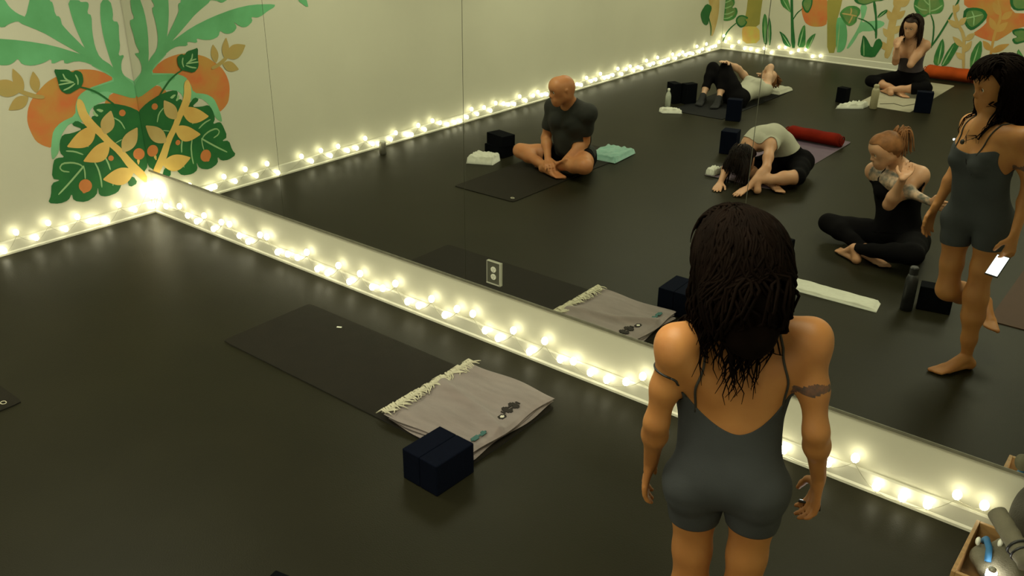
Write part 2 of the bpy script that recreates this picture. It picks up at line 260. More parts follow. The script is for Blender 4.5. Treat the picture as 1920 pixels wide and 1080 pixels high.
('painted_stem','olivetan',4,[(-0.653,0.999),(-0.703,1.015),(-0.758,1.042),(-0.814,1.075),(-0.827,1.056),(-0.774,1.017),(-0.714,0.988),(-0.66,0.977)]),
('painted_sprig_leaf','olivetan',4,[(-0.797,1.053),(-0.811,1.089),(-0.829,1.114),(-0.85,1.131),(-0.874,1.14),(-0.9,1.142),(-0.929,1.139),(-0.959,1.132),(-0.99,1.124),(-0.973,1.099),(-0.956,1.074),(-0.937,1.054),(-0.916,1.038),(-0.892,1.029),(-0.864,1.028),(-0.833,1.035)]),
('painted_sprig_leaf','olivetan',4,[(-0.757,1.01),(-0.783,1.02),(-0.806,1.023),(-0.826,1.021),(-0.844,1.013),(-0.861,1.0),(-0.875,0.983),(-0.889,0.965),(-0.902,0.944),(-0.879,0.941),(-0.857,0.938),(-0.836,0.937),(-0.815,0.941),(-0.797,0.949),(-0.781,0.963),(-0.768,0.983)]),
('painted_sprig_leaf','olivetan',4,[(-0.786,1.042),(-0.774,1.067),(-0.768,1.09),(-0.767,1.111),(-0.771,1.132),(-0.779,1.151),(-0.791,1.169),(-0.804,1.186),(-0.819,1.203),(-0.825,1.181),(-0.831,1.158),(-0.834,1.136),(-0.834,1.115),(-0.83,1.095),(-0.821,1.076),(-0.807,1.058)]),
('painted_sprig_leaf','olivetan',4,[(-0.702,1.023),(-0.684,1.041),(-0.673,1.06),(-0.667,1.078),(-0.666,1.096),(-0.669,1.114),(-0.676,1.132),(-0.685,1.15),(-0.695,1.167),(-0.707,1.149),(-0.718,1.131),(-0.726,1.114),(-0.732,1.096),(-0.732,1.078),(-0.728,1.06),(-0.718,1.042)]),
('painted_heart_leaf','leafdark',8,[(-0.562,1.16),(-0.52,1.151),(-0.464,1.144),(-0.44,1.118),(-0.413,1.133),(-0.374,1.11),(-0.373,1.054),(-0.397,1.015),(-0.424,1.005),(-0.497,0.978),(-0.547,1.016),(-0.549,1.091)]),
('painted_vein','mintpale',9,[(-0.549,1.049),(-0.501,1.05),(-0.443,1.051),(-0.443,1.06),(-0.501,1.061),(-0.549,1.058)]),
('painted_vein','mintpale',9,[(-0.511,1.12),(-0.5,1.079),(-0.447,1.047),(-0.442,1.055),(-0.491,1.086),(-0.502,1.122)]),
('painted_vein','mintpale',9,[(-0.535,1.075),(-0.49,1.067),(-0.445,1.049),(-0.442,1.058),(-0.486,1.077),(-0.533,1.083)]),
('painted_vein','mintpale',9,[(-0.428,1.102),(-0.417,1.069),(-0.423,1.033),(-0.414,1.032),(-0.405,1.07),(-0.419,1.105)]),
('painted_vein','mintpale',9,[(-0.523,1.008),(-0.477,1.018),(-0.434,1.041),(-0.438,1.049),(-0.48,1.029),(-0.525,1.017)]),
('painted_stem','leafdark',8,[(-0.409,1.012),(-0.35,0.987),(-0.298,0.955),(-0.246,0.908),(-0.18,0.843),(-0.172,0.85),(-0.237,0.917),(-0.289,0.965),(-0.344,0.998),(-0.405,1.021)]),
('painted_round_leaf','leafdark',4,[(-8.827,0.713),(-8.99,0.667),(-9.019,0.618),(-8.965,0.545),(-8.957,0.421),(-8.894,0.397),(-8.782,0.44),(-8.682,0.559),(-8.695,0.618)]),
('painted_band','tan',3,[(-8.835,0.834),(-9.222,0.801),(-9.26,0.563),(-9.238,0.422),(-9.142,0.218),(-9.068,0.235),(-8.986,0.449),(-8.959,0.654)]),
('painted_stem','leafdark',4,[(-9.083,0.232),(-9.08,0.345),(-9.004,0.449),(-8.951,0.517),(-8.923,0.517),(-8.968,0.449),(-9.042,0.348),(-9.053,0.237)])]
BACK_MURAL = [
('painted_monstera_leaf','leaf',4,[(0.004,0.742),(0.017,0.799),(0.13,0.746),(0.161,0.67),(0.113,0.595),(0.19,0.619),(0.22,0.549),(0.183,0.458),(0.09,0.413),(0.004,0.408),(0.004,0.435),(0.004,0.535),(0.004,0.655)]),
('painted_vein','mintpale',5,[(0.004,0.747),(0.004,0.583),(0.004,0.431),(0.004,0.431),(0.004,0.583),(0.004,0.748)]),
('painted_vein','mintpale',5,[(0.004,0.583),(0.044,0.588),(0.112,0.628),(0.104,0.64),(0.037,0.604),(0.004,0.597)]),
('painted_vein','mintpale',5,[(0.004,0.497),(0.072,0.503),(0.157,0.553),(0.148,0.565),(0.065,0.52),(0.004,0.51)]),
('painted_vein','mintpale',5,[(0.004,0.433),(0.08,0.444),(0.147,0.489),(0.138,0.5),(0.072,0.46),(0.004,0.447)]),
('painted_vein','mintpale',5,[(0.004,0.662),(0.026,0.666),(0.094,0.705),(0.085,0.717),(0.019,0.682),(0.004,0.676)]),
('painted_stem','leafdark',4,[(0.004,0.416),(0.004,0.303),(0.004,0.149),(0.01,0.15),(0.006,0.304),(0.004,0.416)]),
('painted_stem','leafdark',4,[(0.219,0.412),(0.12,0.323),(0.057,0.234),(0.018,0.109),(0.034,0.106),(0.076,0.226),(0.136,0.311),(0.231,0.402)]),
('painted_heart_leaf','leafdark',4,[(0.239,0.507),(0.299,0.521),(0.381,0.501),(0.392,0.478),(0.342,0.458),(0.391,0.423),(0.346,0.355),(0.287,0.333),(0.23,0.367),(0.196,0.42),(0.204,0.468)]),
('painted_band','olive',1,[(0.35,0.81),(0.579,0.828),(0.573,0.558),(0.579,0.378),(0.307,0.319),(0.35,0.537)]),
('painted_band','yellowgreen',2,[(0.307,0.319),(0.354,0.364),(0.579,0.378),(0.618,0.153),(0.351,0.111)]),
('painted_spear_leaf','leaf',4,[(0.63,0.579),(0.674,0.536),(0.709,0.376),(0.736,0.142),(0.689,0.137),(0.634,0.289),(0.612,0.46)]),
('painted_spear_leaf','leafdark',4,[(0.704,0.547),(0.752,0.443),(0.785,0.266),(0.775,0.107),(0.738,0.222),(0.712,0.415)]),
('painted_stem','leafdark',4,[(0.98,0.86),(1.02,0.864),(1.081,0.49),(1.167,0.144),(1.097,0.136),(1.031,0.562)]),
('painted_spear_leaf','leaf',4,[(0.812,0.847),(0.875,0.7),(0.983,0.641),(1.024,0.615),(1.004,0.696),(0.939,0.827)]),
('painted_spear_leaf','leafdark',4,[(0.881,0.358),(0.999,0.297),(1.114,0.138),(0.985,0.162),(0.925,0.289)]),
('painted_spear_leaf','leaf',4,[(1.185,0.154),(1.186,0.309),(1.216,0.442),(1.255,0.481),(1.281,0.357),(1.306,0.167)]),
('painted_spear_leaf','leaf',4,[(1.312,0.153),(1.309,0.253),(1.362,0.335),(1.427,0.38),(1.419,0.334),(1.38,0.214),(1.358,0.15)]),
('painted_disc','orange',1,[(1.301,0.886),(1.169,0.756),(1.174,0.666),(1.196,0.6),(1.247,0.506),(1.291,0.48),(1.342,0.464),(1.423,0.462),(1.516,0.48),(1.568,0.523),(1.508,0.902)]),
('painted_heart_leaf','leafdark',4,[(1.164,0.785),(1.203,0.848),(1.306,0.857),(1.319,0.769),(1.306,0.7),(1.276,0.634),(1.226,0.644),(1.168,0.733)]),
('painted_stem','leafdark',4,[(1.182,0.694),(1.108,0.627),(1.059,0.522),(1.071,0.517),(1.122,0.619),(1.191,0.686)]),
('painted_band','olive',2,[(1.504,0.902),(1.725,0.92),(1.718,0.73),(1.695,0.587),(1.751,0.142),(1.627,0.127),(1.568,0.5)]),
('painted_spear_leaf','green',3,[(1.677,0.6),(1.75,0.629),(1.825,0.548),(1.866,0.419),(1.874,0.3),(1.858,0.208),(1.812,0.157),(1.75,0.153)]),
('painted_band','mint',1,[(1.971,0.81),(2.075,0.812),(2.064,0.659),(2.025,0.582),(2.133,0.607),(2.254,0.634),(2.339,0.613),(2.326,0.561),(2.192,0.482),(2.03,0.465),(1.977,0.326),(1.911,0.214),(1.879,0.225),(1.995,0.491),(2.024,0.633)]),
('painted_monstera_leaf','leaf',4,[(1.713,0.663),(1.742,0.724),(1.81,0.778),(1.914,0.791),(1.988,0.754),(1.992,0.689),(1.962,0.642),(1.964,0.584),(1.919,0.535),(1.869,0.515),(1.81,0.547),(1.762,0.601)]),
('painted_vein','tan',5,[(1.75,0.666),(1.858,0.66),(1.959,0.649),(1.96,0.664),(1.859,0.678),(1.75,0.681)]),
('painted_vein','tan',5,[(1.851,0.755),(1.864,0.714),(1.858,0.671),(1.874,0.668),(1.884,0.714),(1.866,0.759)]),
('painted_vein','tan',5,[(1.87,0.549),(1.894,0.602),(1.906,0.656),(1.891,0.66),(1.875,0.609),(1.855,0.555)]),
('painted_stem','leafdark',4,[(1.969,0.629),(2.078,0.602),(2.165,0.553),(2.229,0.482),(2.257,0.414),(2.27,0.418),(2.244,0.491),(2.177,0.567),(2.083,0.618),(1.972,0.642)]),
('painted_stem','leafdark',4,[(2.129,0.867),(2.172,0.87),(2.233,0.639),(2.275,0.396),(2.242,0.392),(2.21,0.637)]),
('painted_monstera_leaf','leafdark',4,[(1.857,0.902),(1.898,0.84),(1.947,0.815),(2.038,0.809),(2.114,0.844),(2.168,0.87),(2.268,0.885),(2.302,0.938)]),
('painted_spear_leaf','leafdark',4,[(2.225,0.674),(2.259,0.735),(2.337,0.785),(2.351,0.75),(2.301,0.703),(2.243,0.658)]),
('painted_spear_leaf','leafdark',4,[(2.078,0.426),(2.134,0.388),(2.233,0.251),(2.256,0.372),(2.31,0.407),(2.369,0.325),(2.315,0.209),(2.282,0.141),(2.101,0.138),(2.076,0.218),(2.076,0.33)]),
('painted_stem','tan',3,[(2.474,0.149),(2.504,0.344),(2.476,0.578),(2.52,0.899),(2.533,1.007),(2.464,1.027),(2.431,0.921),(2.377,0.589),(2.413,0.348),(2.402,0.16)]),
('painted_sprig_leaf','tan',3,[(2.453,0.257),(2.446,0.289),(2.435,0.314),(2.42,0.333),(2.4,0.348),(2.378,0.358),(2.353,0.365),(2.326,0.369),(2.298,0.372),(2.309,0.346),(2.321,0.322),(2.334,0.299),(2.35,0.281),(2.37,0.266),(2.393,0.257),(2.42,0.253)]),
('painted_sprig_leaf','tan',3,[(2.445,0.3),(2.477,0.302),(2.503,0.309),(2.523,0.321),(2.538,0.338),(2.548,0.359),(2.555,0.382),(2.56,0.408),(2.563,0.434),(2.537,0.427),(2.513,0.42),(2.49,0.41),(2.471,0.397),(2.456,0.38),(2.447,0.358),(2.442,0.332)]),
('painted_sprig_leaf','tan',3,[(2.445,0.421),(2.445,0.451),(2.439,0.475),(2.429,0.495),(2.414,0.51),(2.395,0.521),(2.373,0.529),(2.349,0.535),(2.324,0.54),(2.329,0.516),(2.335,0.492),(2.343,0.47),(2.355,0.452),(2.37,0.437),(2.39,0.427),(2.414,0.421)]),
('painted_sprig_leaf','tan',3,[(2.446,0.476),(2.478,0.476),(2.503,0.481),(2.523,0.491),(2.538,0.506),(2.549,0.525),(2.556,0.548),(2.562,0.572),(2.566,0.597),(2.54,0.592),(2.516,0.587),(2.493,0.579),(2.474,0.568),(2.459,0.552),(2.449,0.532),(2.444,0.507)]),
('painted_sprig_leaf','tan',3,[(2.44,0.628),(2.445,0.658),(2.444,0.684),(2.436,0.706),(2.423,0.725),(2.406,0.742),(2.385,0.756),(2.361,0.768),(2.336,0.78),(2.337,0.754),(2.339,0.729),(2.344,0.705),(2.353,0.683),(2.366,0.664),(2.385,0.648),(2.409,0.636)]),
('painted_sprig_leaf','tan',3,[(2.467,0.663),(2.498,0.665),(2.522,0.672),(2.54,0.683),(2.554,0.699),(2.563,0.719),(2.568,0.741),(2.571,0.765),(2.573,0.791),(2.548,0.784),(2.525,0.777),(2.504,0.767),(2.486,0.755),(2.473,0.739),(2.465,0.719),(2.462,0.694)]),
('painted_sprig_leaf','tan',3,[(2.484,0.804),(2.491,0.83),(2.491,0.852),(2.485,0.871),(2.475,0.886),(2.459,0.898),(2.441,0.908),(2.419,0.917),(2.397,0.924),(2.396,0.902),(2.397,0.88),(2.4,0.86),(2.406,0.843),(2.417,0.828),(2.434,0.816),(2.456,0.808)]),
('painted_sprig_leaf','tan',3,[(2.491,0.826),(2.522,0.825),(2.547,0.83),(2.567,0.839),(2.581,0.854),(2.592,0.872),(2.599,0.894),(2.604,0.917),(2.609,0.942),(2.583,0.938),(2.559,0.932),(2.537,0.925),(2.519,0.915),(2.504,0.9),(2.494,0.881),(2.489,0.856)]),
('painted_monstera_leaf','leaf',4,[(2.684,0.99),(2.658,0.904),(2.674,0.821),(2.742,0.742),(2.82,0.718),(2.873,0.77),(2.994,0.787),(3.032,0.832),(3.035,0.905),(2.98,1.014)]),
('painted_vein','mintpale',5,[(2.674,0.858),(2.757,0.81),(2.844,0.808),(2.843,0.822),(2.761,0.826),(2.679,0.869)]),
('painted_vein','mintpale',5,[(2.889,0.777),(2.87,0.881),(2.836,0.992),(2.824,0.99),(2.854,0.878),(2.876,0.776)]),
('painted_vein','mintpale',5,[(3.01,0.898),(2.949,0.842),(2.883,0.815),(2.89,0.802),(2.959,0.828),(3.019,0.888)]),
('painted_vein','mintpale',5,[(2.745,0.97),(2.798,0.91),(2.854,0.874),(2.861,0.884),(2.808,0.922),(2.755,0.978)]),
('painted_stem','leafdark',4,[(2.887,0.769),(2.948,0.655),(2.972,0.479),(2.973,0.351),(2.989,0.35),(2.992,0.479),(2.967,0.659),(2.9,0.776)]),
('painted_stem','leafdark',4,[(3.144,0.816),(3.09,0.666),(3.022,0.49),(2.965,0.365),(2.983,0.356),(3.044,0.479),(3.113,0.656),(3.162,0.808)]),
('painted_stem','leafdark',4,[(3.188,0.993),(3.176,0.943),(3.159,0.89),(3.178,0.881),(3.199,0.934),(3.207,0.987)]),
('painted_spear_leaf','leaf',4,[(3.092,0.502),(3.134,0.421),(3.154,0.295),(3.123,0.135),(3.046,0.152),(3.037,0.281)]),
('painted_spear_leaf','leaf',4,[(3.243,0.465),(3.319,0.442),(3.277,0.299),(3.223,0.158),(3.14,0.131),(3.166,0.286)]),
('painted_stem','tan',5,[(3.44,0.126),(3.394,0.365),(3.366,0.557),(3.227,0.732),(3.158,0.907),(3.131,0.9),(3.195,0.716),(3.33,0.543),(3.358,0.362),(3.411,0.123)]),
('painted_sprig_leaf','tan',5,[(3.397,0.26),(3.393,0.285),(3.385,0.303),(3.375,0.317),(3.361,0.326),(3.346,0.331),(3.329,0.333),(3.31,0.333),(3.291,0.333),(3.298,0.314),(3.306,0.296),(3.316,0.28),(3.327,0.267),(3.34,0.258),(3.356,0.254),(3.375,0.254)]),
('painted_sprig_leaf','tan',5,[(3.368,0.405),(3.358,0.435),(3.344,0.458),(3.328,0.478),(3.308,0.493),(3.286,0.504),(3.262,0.513),(3.237,0.519),(3.211,0.525),(3.224,0.501),(3.238,0.477),(3.253,0.456),(3.27,0.437),(3.29,0.422),(3.313,0.412),(3.338,0.406)]),
('painted_sprig_leaf','tan',5,[(3.37,0.49),(3.396,0.489),(3.417,0.494),(3.433,0.503),(3.446,0.516),(3.455,0.532),(3.461,0.552),(3.465,0.572),(3.469,0.594),(3.448,0.59),(3.428,0.585),(3.409,0.578),(3.394,0.568),(3.381,0.555),(3.373,0.538),(3.369,0.516)]),
('painted_sprig_leaf','tan',5,[(3.27,0.636),(3.257,0.663),(3.241,0.684),(3.224,0.699),(3.204,0.711),(3.182,0.718),(3.159,0.722),(3.134,0.724),(3.109,0.725),(3.125,0.703),(3.14,0.683),(3.157,0.664),(3.176,0.649),(3.196,0.639),(3.218,0.632),(3.242,0.631)]),
('painted_sprig_leaf','tan',5,[(3.253,0.666),(3.278,0.668),(3.297,0.675),(3.312,0.685),(3.322,0.699),(3.327,0.716),(3.33,0.735),(3.331,0.755),(3.331,0.777),(3.312,0.77),(3.293,0.763),(3.277,0.755),(3.263,0.744),(3.254,0.73),(3.249,0.712),(3.248,0.691)]),
('painted_sprig_leaf','tan',5,[(3.183,0.814),(3.203,0.824),(3.216,0.836),(3.223,0.849),(3.226,0.863),(3.223,0.878),(3.217,0.895),(3.209,0.912),(3.2,0.929),(3.186,0.918),(3.173,0.906),(3.163,0.894),(3.157,0.881),(3.155,0.867),(3.158,0.851),(3.167,0.834)]),
('painted_sprig_leaf','tan',5,[(3.39,0.344),(3.414,0.355),(3.432,0.37),(3.445,0.387),(3.452,0.406),(3.455,0.427),(3.455,0.45),(3.452,0.474),(3.449,0.498),(3.431,0.485),(3.413,0.47),(3.399,0.455),(3.387,0.438),(3.38,0.418),(3.378,0.396),(3.381,0.372)]),
('painted_disc','orange',1,[(3.234,1.054),(3.757,1.096),(3.825,0.873),(4.011,0.88),(4.042,0.744),(3.906,0.68),(3.828,0.601),(3.713,0.507),(3.571,0.532),(3.432,0.58),(3.524,0.662),(3.583,0.75),(3.473,0.902),(3.279,0.885)]),
('painted_monstera_leaf','leafdark',4,[(3.281,0.875),(3.404,0.901),(3.515,0.885),(3.575,0.81),(3.515,0.702),(3.424,0.615),(3.358,0.645),(3.288,0.742)]),
('painted_vein','mintpale',5,[(3.318,0.749),(3.402,0.776),(3.511,0.819),(3.506,0.829),(3.396,0.79),(3.313,0.76)]),
('painted_vein','mintpale',5,[(3.37,0.85),(3.412,0.783),(3.425,0.683),(3.436,0.683),(3.425,0.786),(3.38,0.855)]),
('painted_stem','ochre',2,[(3.729,0.215),(3.712,0.4),(3.708,0.604),(3.739,0.813),(3.655,1.01),(3.633,1.004),(3.709,0.814),(3.675,0.61),(3.682,0.402),(3.705,0.215)]),
('painted_sprig_leaf','ochre',2,[(3.692,0.38),(3.728,0.377),(3.76,0.382),(3.788,0.393),(3.813,0.408),(3.834,0.428),(3.853,0.452),(3.871,0.478),(3.887,0.505),(3.855,0.501),(3.824,0.496),(3.795,0.489),(3.767,0.478),(3.743,0.462),(3.722,0.441),(3.705,0.414)]),
('painted_sprig_leaf','ochre',2,[(3.687,0.4),(3.686,0.428),(3.68,0.451),(3.67,0.469),(3.656,0.483),(3.639,0.494),(3.619,0.501),(3.597,0.507),(3.575,0.512),(3.581,0.489),(3.587,0.466),(3.595,0.446),(3.606,0.429),(3.62,0.415),(3.638,0.405),(3.66,0.4)]),
('painted_sprig_leaf','ochre',2,[(3.706,0.629),(3.736,0.632),(3.758,0.64),(3.777,0.652),(3.79,0.668),(3.799,0.688),(3.805,0.711),(3.809,0.736),(3.812,0.762),(3.789,0.754),(3.766,0.746),(3.746,0.736),(3.729,0.723),(3.716,0.706),(3.707,0.685),(3.704,0.66)]),
('painted_sprig_leaf','ochre',2,[(3.692,0.648),(3.696,0.677),(3.693,0.702),(3.685,0.725),(3.673,0.744),(3.656,0.76),(3.637,0.775),(3.615,0.788),(3.592,0.801),(3.594,0.776),(3.597,0.751),(3.602,0.727),(3.611,0.706),(3.624,0.686),(3.641,0.67),(3.664,0.657)]),
('painted_sprig_leaf','ochre',2,[(3.731,0.784),(3.759,0.783),(3.782,0.787),(3.8,0.796),(3.814,0.81),(3.823,0.828),(3.83,0.848),(3.835,0.871),(3.839,0.894),(3.817,0.891),(3.794,0.886),(3.774,0.879),(3.757,0.869),(3.744,0.855),(3.734,0.837),(3.73,0.813)]),
('painted_sprig_leaf','ochre',2,[(3.701,0.832),(3.703,0.861),(3.698,0.886),(3.689,0.908),(3.676,0.927),(3.658,0.944),(3.638,0.958),(3.615,0.971),(3.592,0.983),(3.595,0.957),(3.6,0.932),(3.607,0.908),(3.617,0.887),(3.631,0.868),(3.649,0.852),(3.672,0.84)]),
('painted_spear_leaf','leaf',4,[(3.56,0.526),(3.602,0.348),(3.562,0.174),(3.502,0.135),(3.468,0.311),(3.501,0.441)]),
('painted_monstera_leaf','leafdark',4,[(3.878,0.677),(3.999,0.71),(4.114,0.671),(4.134,0.583),(4.036,0.542),(3.945,0.502),(3.893,0.567),(3.962,0.595),(3.893,0.628)]),
('painted_monstera_leaf','leafdark',4,[(3.762,1.076),(4.035,1.098),(4.07,0.984),(3.984,0.917),(3.857,0.901),(3.792,0.96)]),
('painted_spear_leaf','leaf',4,[(3.98,0.475),(4.067,0.383),(4.153,0.25),(4.022,0.243)])]
BULBS_FRONT = [(0.028,0.17),(0.033,0.06),(0.115,0.163),(0.165,0.216),(0.223,0.103),(0.406,0.145),(0.498,0.094),(0.605,0.074),(0.711,0.144),(0.806,0.066),(0.916,0.143),(1.01,0.151),(1.112,0.092),(1.205,0.072),(1.35,0.157),(1.422,0.161),(1.521,0.077),(1.629,0.091),(1.728,0.094),(1.829,0.158),(1.921,0.067),(2.017,0.066),(2.129,0.148),(2.221,0.065),(2.325,0.148),(2.426,0.088),(2.519,0.107),(2.63,0.17),(2.724,0.081),(2.816,0.083),(2.92,0.158),(3.021,0.087),(3.115,0.155),(3.232,0.162),(3.321,0.088),(3.413,0.07),(3.519,0.153),(3.629,0.062),(3.727,0.16),(3.829,0.088),(3.912,0.106),(4.018,0.078),(4.117,0.073),(4.228,0.103),(4.318,0.167),(4.487,0.112),(4.603,0.045),(4.688,0.142),(4.796,0.045),(4.886,0.142),(4.976,0.045),(5.049,0.064),(5.246,0.084),(5.352,0.156),(5.457,0.06),(5.564,0.057),(5.66,0.069),(5.754,0.162),(5.854,0.16)]
BULBS_LEFT = [(-0.076,0.197),(-0.189,0.075),(-0.304,0.143),(-0.41,0.048),(-0.487,0.073),(-0.526,0.078),(-0.618,0.138),(-0.716,0.076),(-0.824,0.152),(-0.924,0.073),(-1.043,0.148),(-1.143,0.045),(-1.406,0.129),(-1.511,0.063),(-1.623,0.134),(-1.728,0.064),(-1.823,0.129),(-1.933,0.066),(-2.041,0.066),(-2.152,0.134),(-2.242,0.063),(-2.33,0.045),(-2.477,0.059),(-2.547,0.106),(-2.699,0.058),(-2.761,0.045),(-2.857,0.119),(-2.947,0.059),(-3.059,0.126),(-3.169,0.084),(-3.281,0.045),(-3.39,0.045),(-3.479,0.045),(-3.582,0.063),(-3.655,0.134),(-3.746,0.067),(-3.858,0.114),(-3.966,0.062),(-4.05,0.128),(-4.187,0.098),(-4.275,0.072),(-4.378,0.059),(-4.47,0.127),(-4.584,0.062),(-4.718,0.096),(-4.802,0.122),(-4.88,0.074),(-4.982,0.066),(-5.115,0.045),(-5.315,0.048),(-5.477,0.069),(-5.598,0.133),(-5.706,0.056),(-5.807,0.052),(-5.905,0.055),(-5.998,0.126),(-6.16,0.071),(-6.316,0.115),(-6.475,0.047),(-6.629,0.056),(-6.727,0.143),(-6.822,0.065),(-6.959,0.065)]
BULBS_BACK = [(0.197,0.057),(0.304,0.138),(0.403,0.056),(0.496,0.055),(0.601,0.045),(0.709,0.091),(0.825,0.045),(0.93,0.132),(1.026,0.139),(1.118,0.079),(1.224,0.123),(1.327,0.143),(1.437,0.063),(1.551,0.084)]
POSES = {
'teacher': {'pelvis':[5.348,-1.408,0.825],'neck':[5.307,-1.351,1.292],'head':[5.301,-1.399,1.476],'sL':[5.21,-1.504,1.257],'sR':[5.485,-1.285,1.278],'eL':[5.183,-1.52,1.012],'eR':[5.552,-1.328,1.039],'wL':[5.135,-1.442,0.809],'wR':[5.553,-1.23,0.828],'hL':[5.11,-1.438,0.659],'hR':[5.548,-1.22,0.673],'pL':[5.256,-1.411,0.799],'pR':[5.42,-1.364,0.827],'kL':[5.289,-1.413,0.408],'kR':[5.433,-1.374,0.44],'aL':[5.435,-1.718,0.246],'aR':[5.458,-1.385,0.07],'tL':[5.524,-1.55,0.185],'tR':[5.346,-1.227,0.02]},
'man': {'pelvis':[1.789,-3.013,0.106],'neck':[1.833,-2.859,0.596],'head':[1.846,-2.721,0.747],'sL':[1.631,-2.904,0.543],'sR':[2.042,-2.833,0.564],'eL':[1.558,-2.908,0.249],'eR':[1.956,-2.923,0.288],'wL':[1.717,-2.729,0.13],'wR':[1.927,-2.688,0.166],'hL':[1.835,-2.61,0.081],'hR':[1.791,-2.733,0.067],'pL':[1.704,-3.04,0.071],'pR':[1.882,-3.002,0.109],'kL':[1.325,-2.836,0.108],'kR':[2.147,-2.665,0.161],'aL':[1.718,-2.699,0.068],'aR':[1.75,-2.766,0.073],'tL':[1.931,-2.644,0.048],'tR':[1.533,-2.81,0.046]},
'shoulder_stretch': {'pelvis':[4.662,-2.733,0.125],'neck':[4.562,-2.794,0.602],'head':[4.491,-2.666,0.724],'sL':[4.405,-2.798,0.532],'sR':[4.719,-2.722,0.584],'eL':[4.638,-2.634,0.502],'eR':[4.612,-2.529,0.407],'wL':[4.861,-2.535,0.477],'wR':[4.689,-2.452,0.629],'hL':[4.991,-2.451,0.487],'hR':[4.677,-2.612,0.657],'pL':[4.583,-2.761,0.092],'pR':[4.747,-2.744,0.108],'kL':[4.176,-2.717,0.12],'kR':[4.866,-2.366,0.165],'aL':[4.511,-2.525,0.072],'aR':[4.482,-2.412,0.095],'tL':[4.697,-2.44,0.046],'tR':[4.327,-2.531,0.029]},
'back_woman': {'pelvis':[3.101,-8.29,0.15],'neck':[3.065,-8.162,0.617],'head':[3.066,-8.063,0.781],'sL':[2.904,-8.221,0.566],'sR':[3.237,-8.118,0.581],'eL':[2.963,-8.029,0.366],'eR':[3.164,-7.939,0.373],'wL':[2.99,-7.897,0.576],'wR':[3.166,-8.088,0.572],'hL':[2.984,-8.006,0.696],'hR':[3.153,-8.211,0.677],'pL':[3.021,-8.321,0.122],'pR':[3.189,-8.281,0.139],'kL':[2.701,-8.067,0.101],'kR':[3.392,-7.929,0.127],'aL':[3.062,-7.926,0.068],'aR':[3.011,-7.844,0.075],'tL':[3.226,-7.801,0.059],'tR':[2.873,-7.995,0.045]},
'fold_woman': {'pelvis':[3.345,-4.051,0.122],'neck':[3.104,-3.764,0.285],'head':[3.13,-3.594,0.211],'sL':[2.981,-3.845,0.188],'sR':[3.277,-3.751,0.32],'eL':[3.002,-3.573,0.136],'eR':[3.362,-3.525,0.185],'wL':[3.05,-3.352,0.04],'wR':[3.309,-3.327,0.058],'hL':[3.086,-3.199,0.01],'hR':[3.27,-3.178,0.019],'pL':[3.273,-4.097,0.098],'pR':[3.43,-4.058,0.115],'kL':[3.029,-3.787,0.05],'kR':[3.572,-3.695,0.113],'aL':[3.365,-3.619,0.068],'aR':[3.347,-3.402,0.106],'tL':[3.525,-3.503,0.075],'tR':[3.21,-3.545,0.057]},
'lying': {'pelvis':[1.817,-6.193,0.078],'neck':[1.887,-6.665,0.164],'head':[1.895,-6.855,0.194],'sL':[1.717,-6.715,0.17],'sR':[2.017,-6.545,0.149],'eL':[1.668,-6.496,0.341],'eR':[1.961,-6.713,0.368],'wL':[1.611,-6.274,0.439],'wR':[1.812,-6.872,0.248],'hL':[1.623,-6.118,0.486],'hR':[1.741,-6.995,0.17],'pL':[1.743,-6.245,0.082],'pR':[1.861,-6.113,0.08],'kL':[1.446,-6.286,0.359],'kR':[1.622,-6.249,0.383],'aL':[1.493,-6.013,0.087],'aR':[1.697,-6.005,0.09],'tL':[1.541,-5.817,0.038],'tR':[1.737,-5.808,0.041]}}
# ------------------------------------------------------------------ room
RX, RD, RH = 6.62, 9.44, 2.7
MH = 0.327                                  # height of the mirror's lower edge
fl_ = MB().box((RX / 2, -RD / 2, -0.05), (RX + 0.3, RD + 0.3, 0.1)).obj('floor', M['floor']); tag(fl_, kind='structure')
c_ = MB().box((RX / 2, -RD / 2, RH + 0.05), (RX + 0.3, RD + 0.3, 0.1)).obj('ceiling', M['ceiling']); tag(c_, kind='structure')
wall_left = MB().box((-0.075, -RD / 2, RH / 2), (0.15, RD + 0.3, RH)).obj('wall_left', M['wall']); tag(wall_left, kind='structure')
wall_mirror = MB().box((RX / 2, 0.075, RH / 2), (RX, 0.15, RH)).obj('wall_front', M['wall']); tag(wall_mirror, kind='structure')
wall_back = MB().box((RX / 2, -RD - 0.075, RH / 2), (RX, 0.15, RH)).obj('wall_back', M['wall']); tag(wall_back, kind='structure')
wall_right = MB().box((RX + 0.075, -RD / 2, RH / 2), (0.15, RD + 0.3, RH)).obj('wall_right', M['wall']); tag(wall_right, kind='structure')
def base(name, a, b, n):
    a = Vector(a); b = Vector(b); n = Vector(n); d = b - a
    prof = [(0, 0.0), (0.017, 0.0), (0.017, 0.012), (0.010, 0.020), (0.010, 0.088), (0.006, 0.095), (0, 0.095)]
    V = [tuple(p + n * q[0] + Vector((0, 0, q[1]))) for p in (a, b) for q in prof]; k = len(prof)
    F = [(i, (i + 1) % k, (i + 1) % k + k, i + k) for i in range(k)] + [tuple(range(k)), tuple(range(2 * k - 1, k - 1, -1))]
    o = mesh_obj(name, V, F, M['trim']); tag(o, kind='structure'); return o
base('baseboard_left', (0, 0, 0), (0, -RD, 0), (1, 0, 0))
base('baseboard_front', (0.017, 0, 0), (RX, 0, 0), (0, -1, 0))
base('baseboard_back', (0.017, -RD, 0), (RX, -RD, 0), (0, 1, 0))
base('baseboard_right', (RX, -0.017, 0), (RX, -RD + 0.017, 0), (-1, 0, 0))

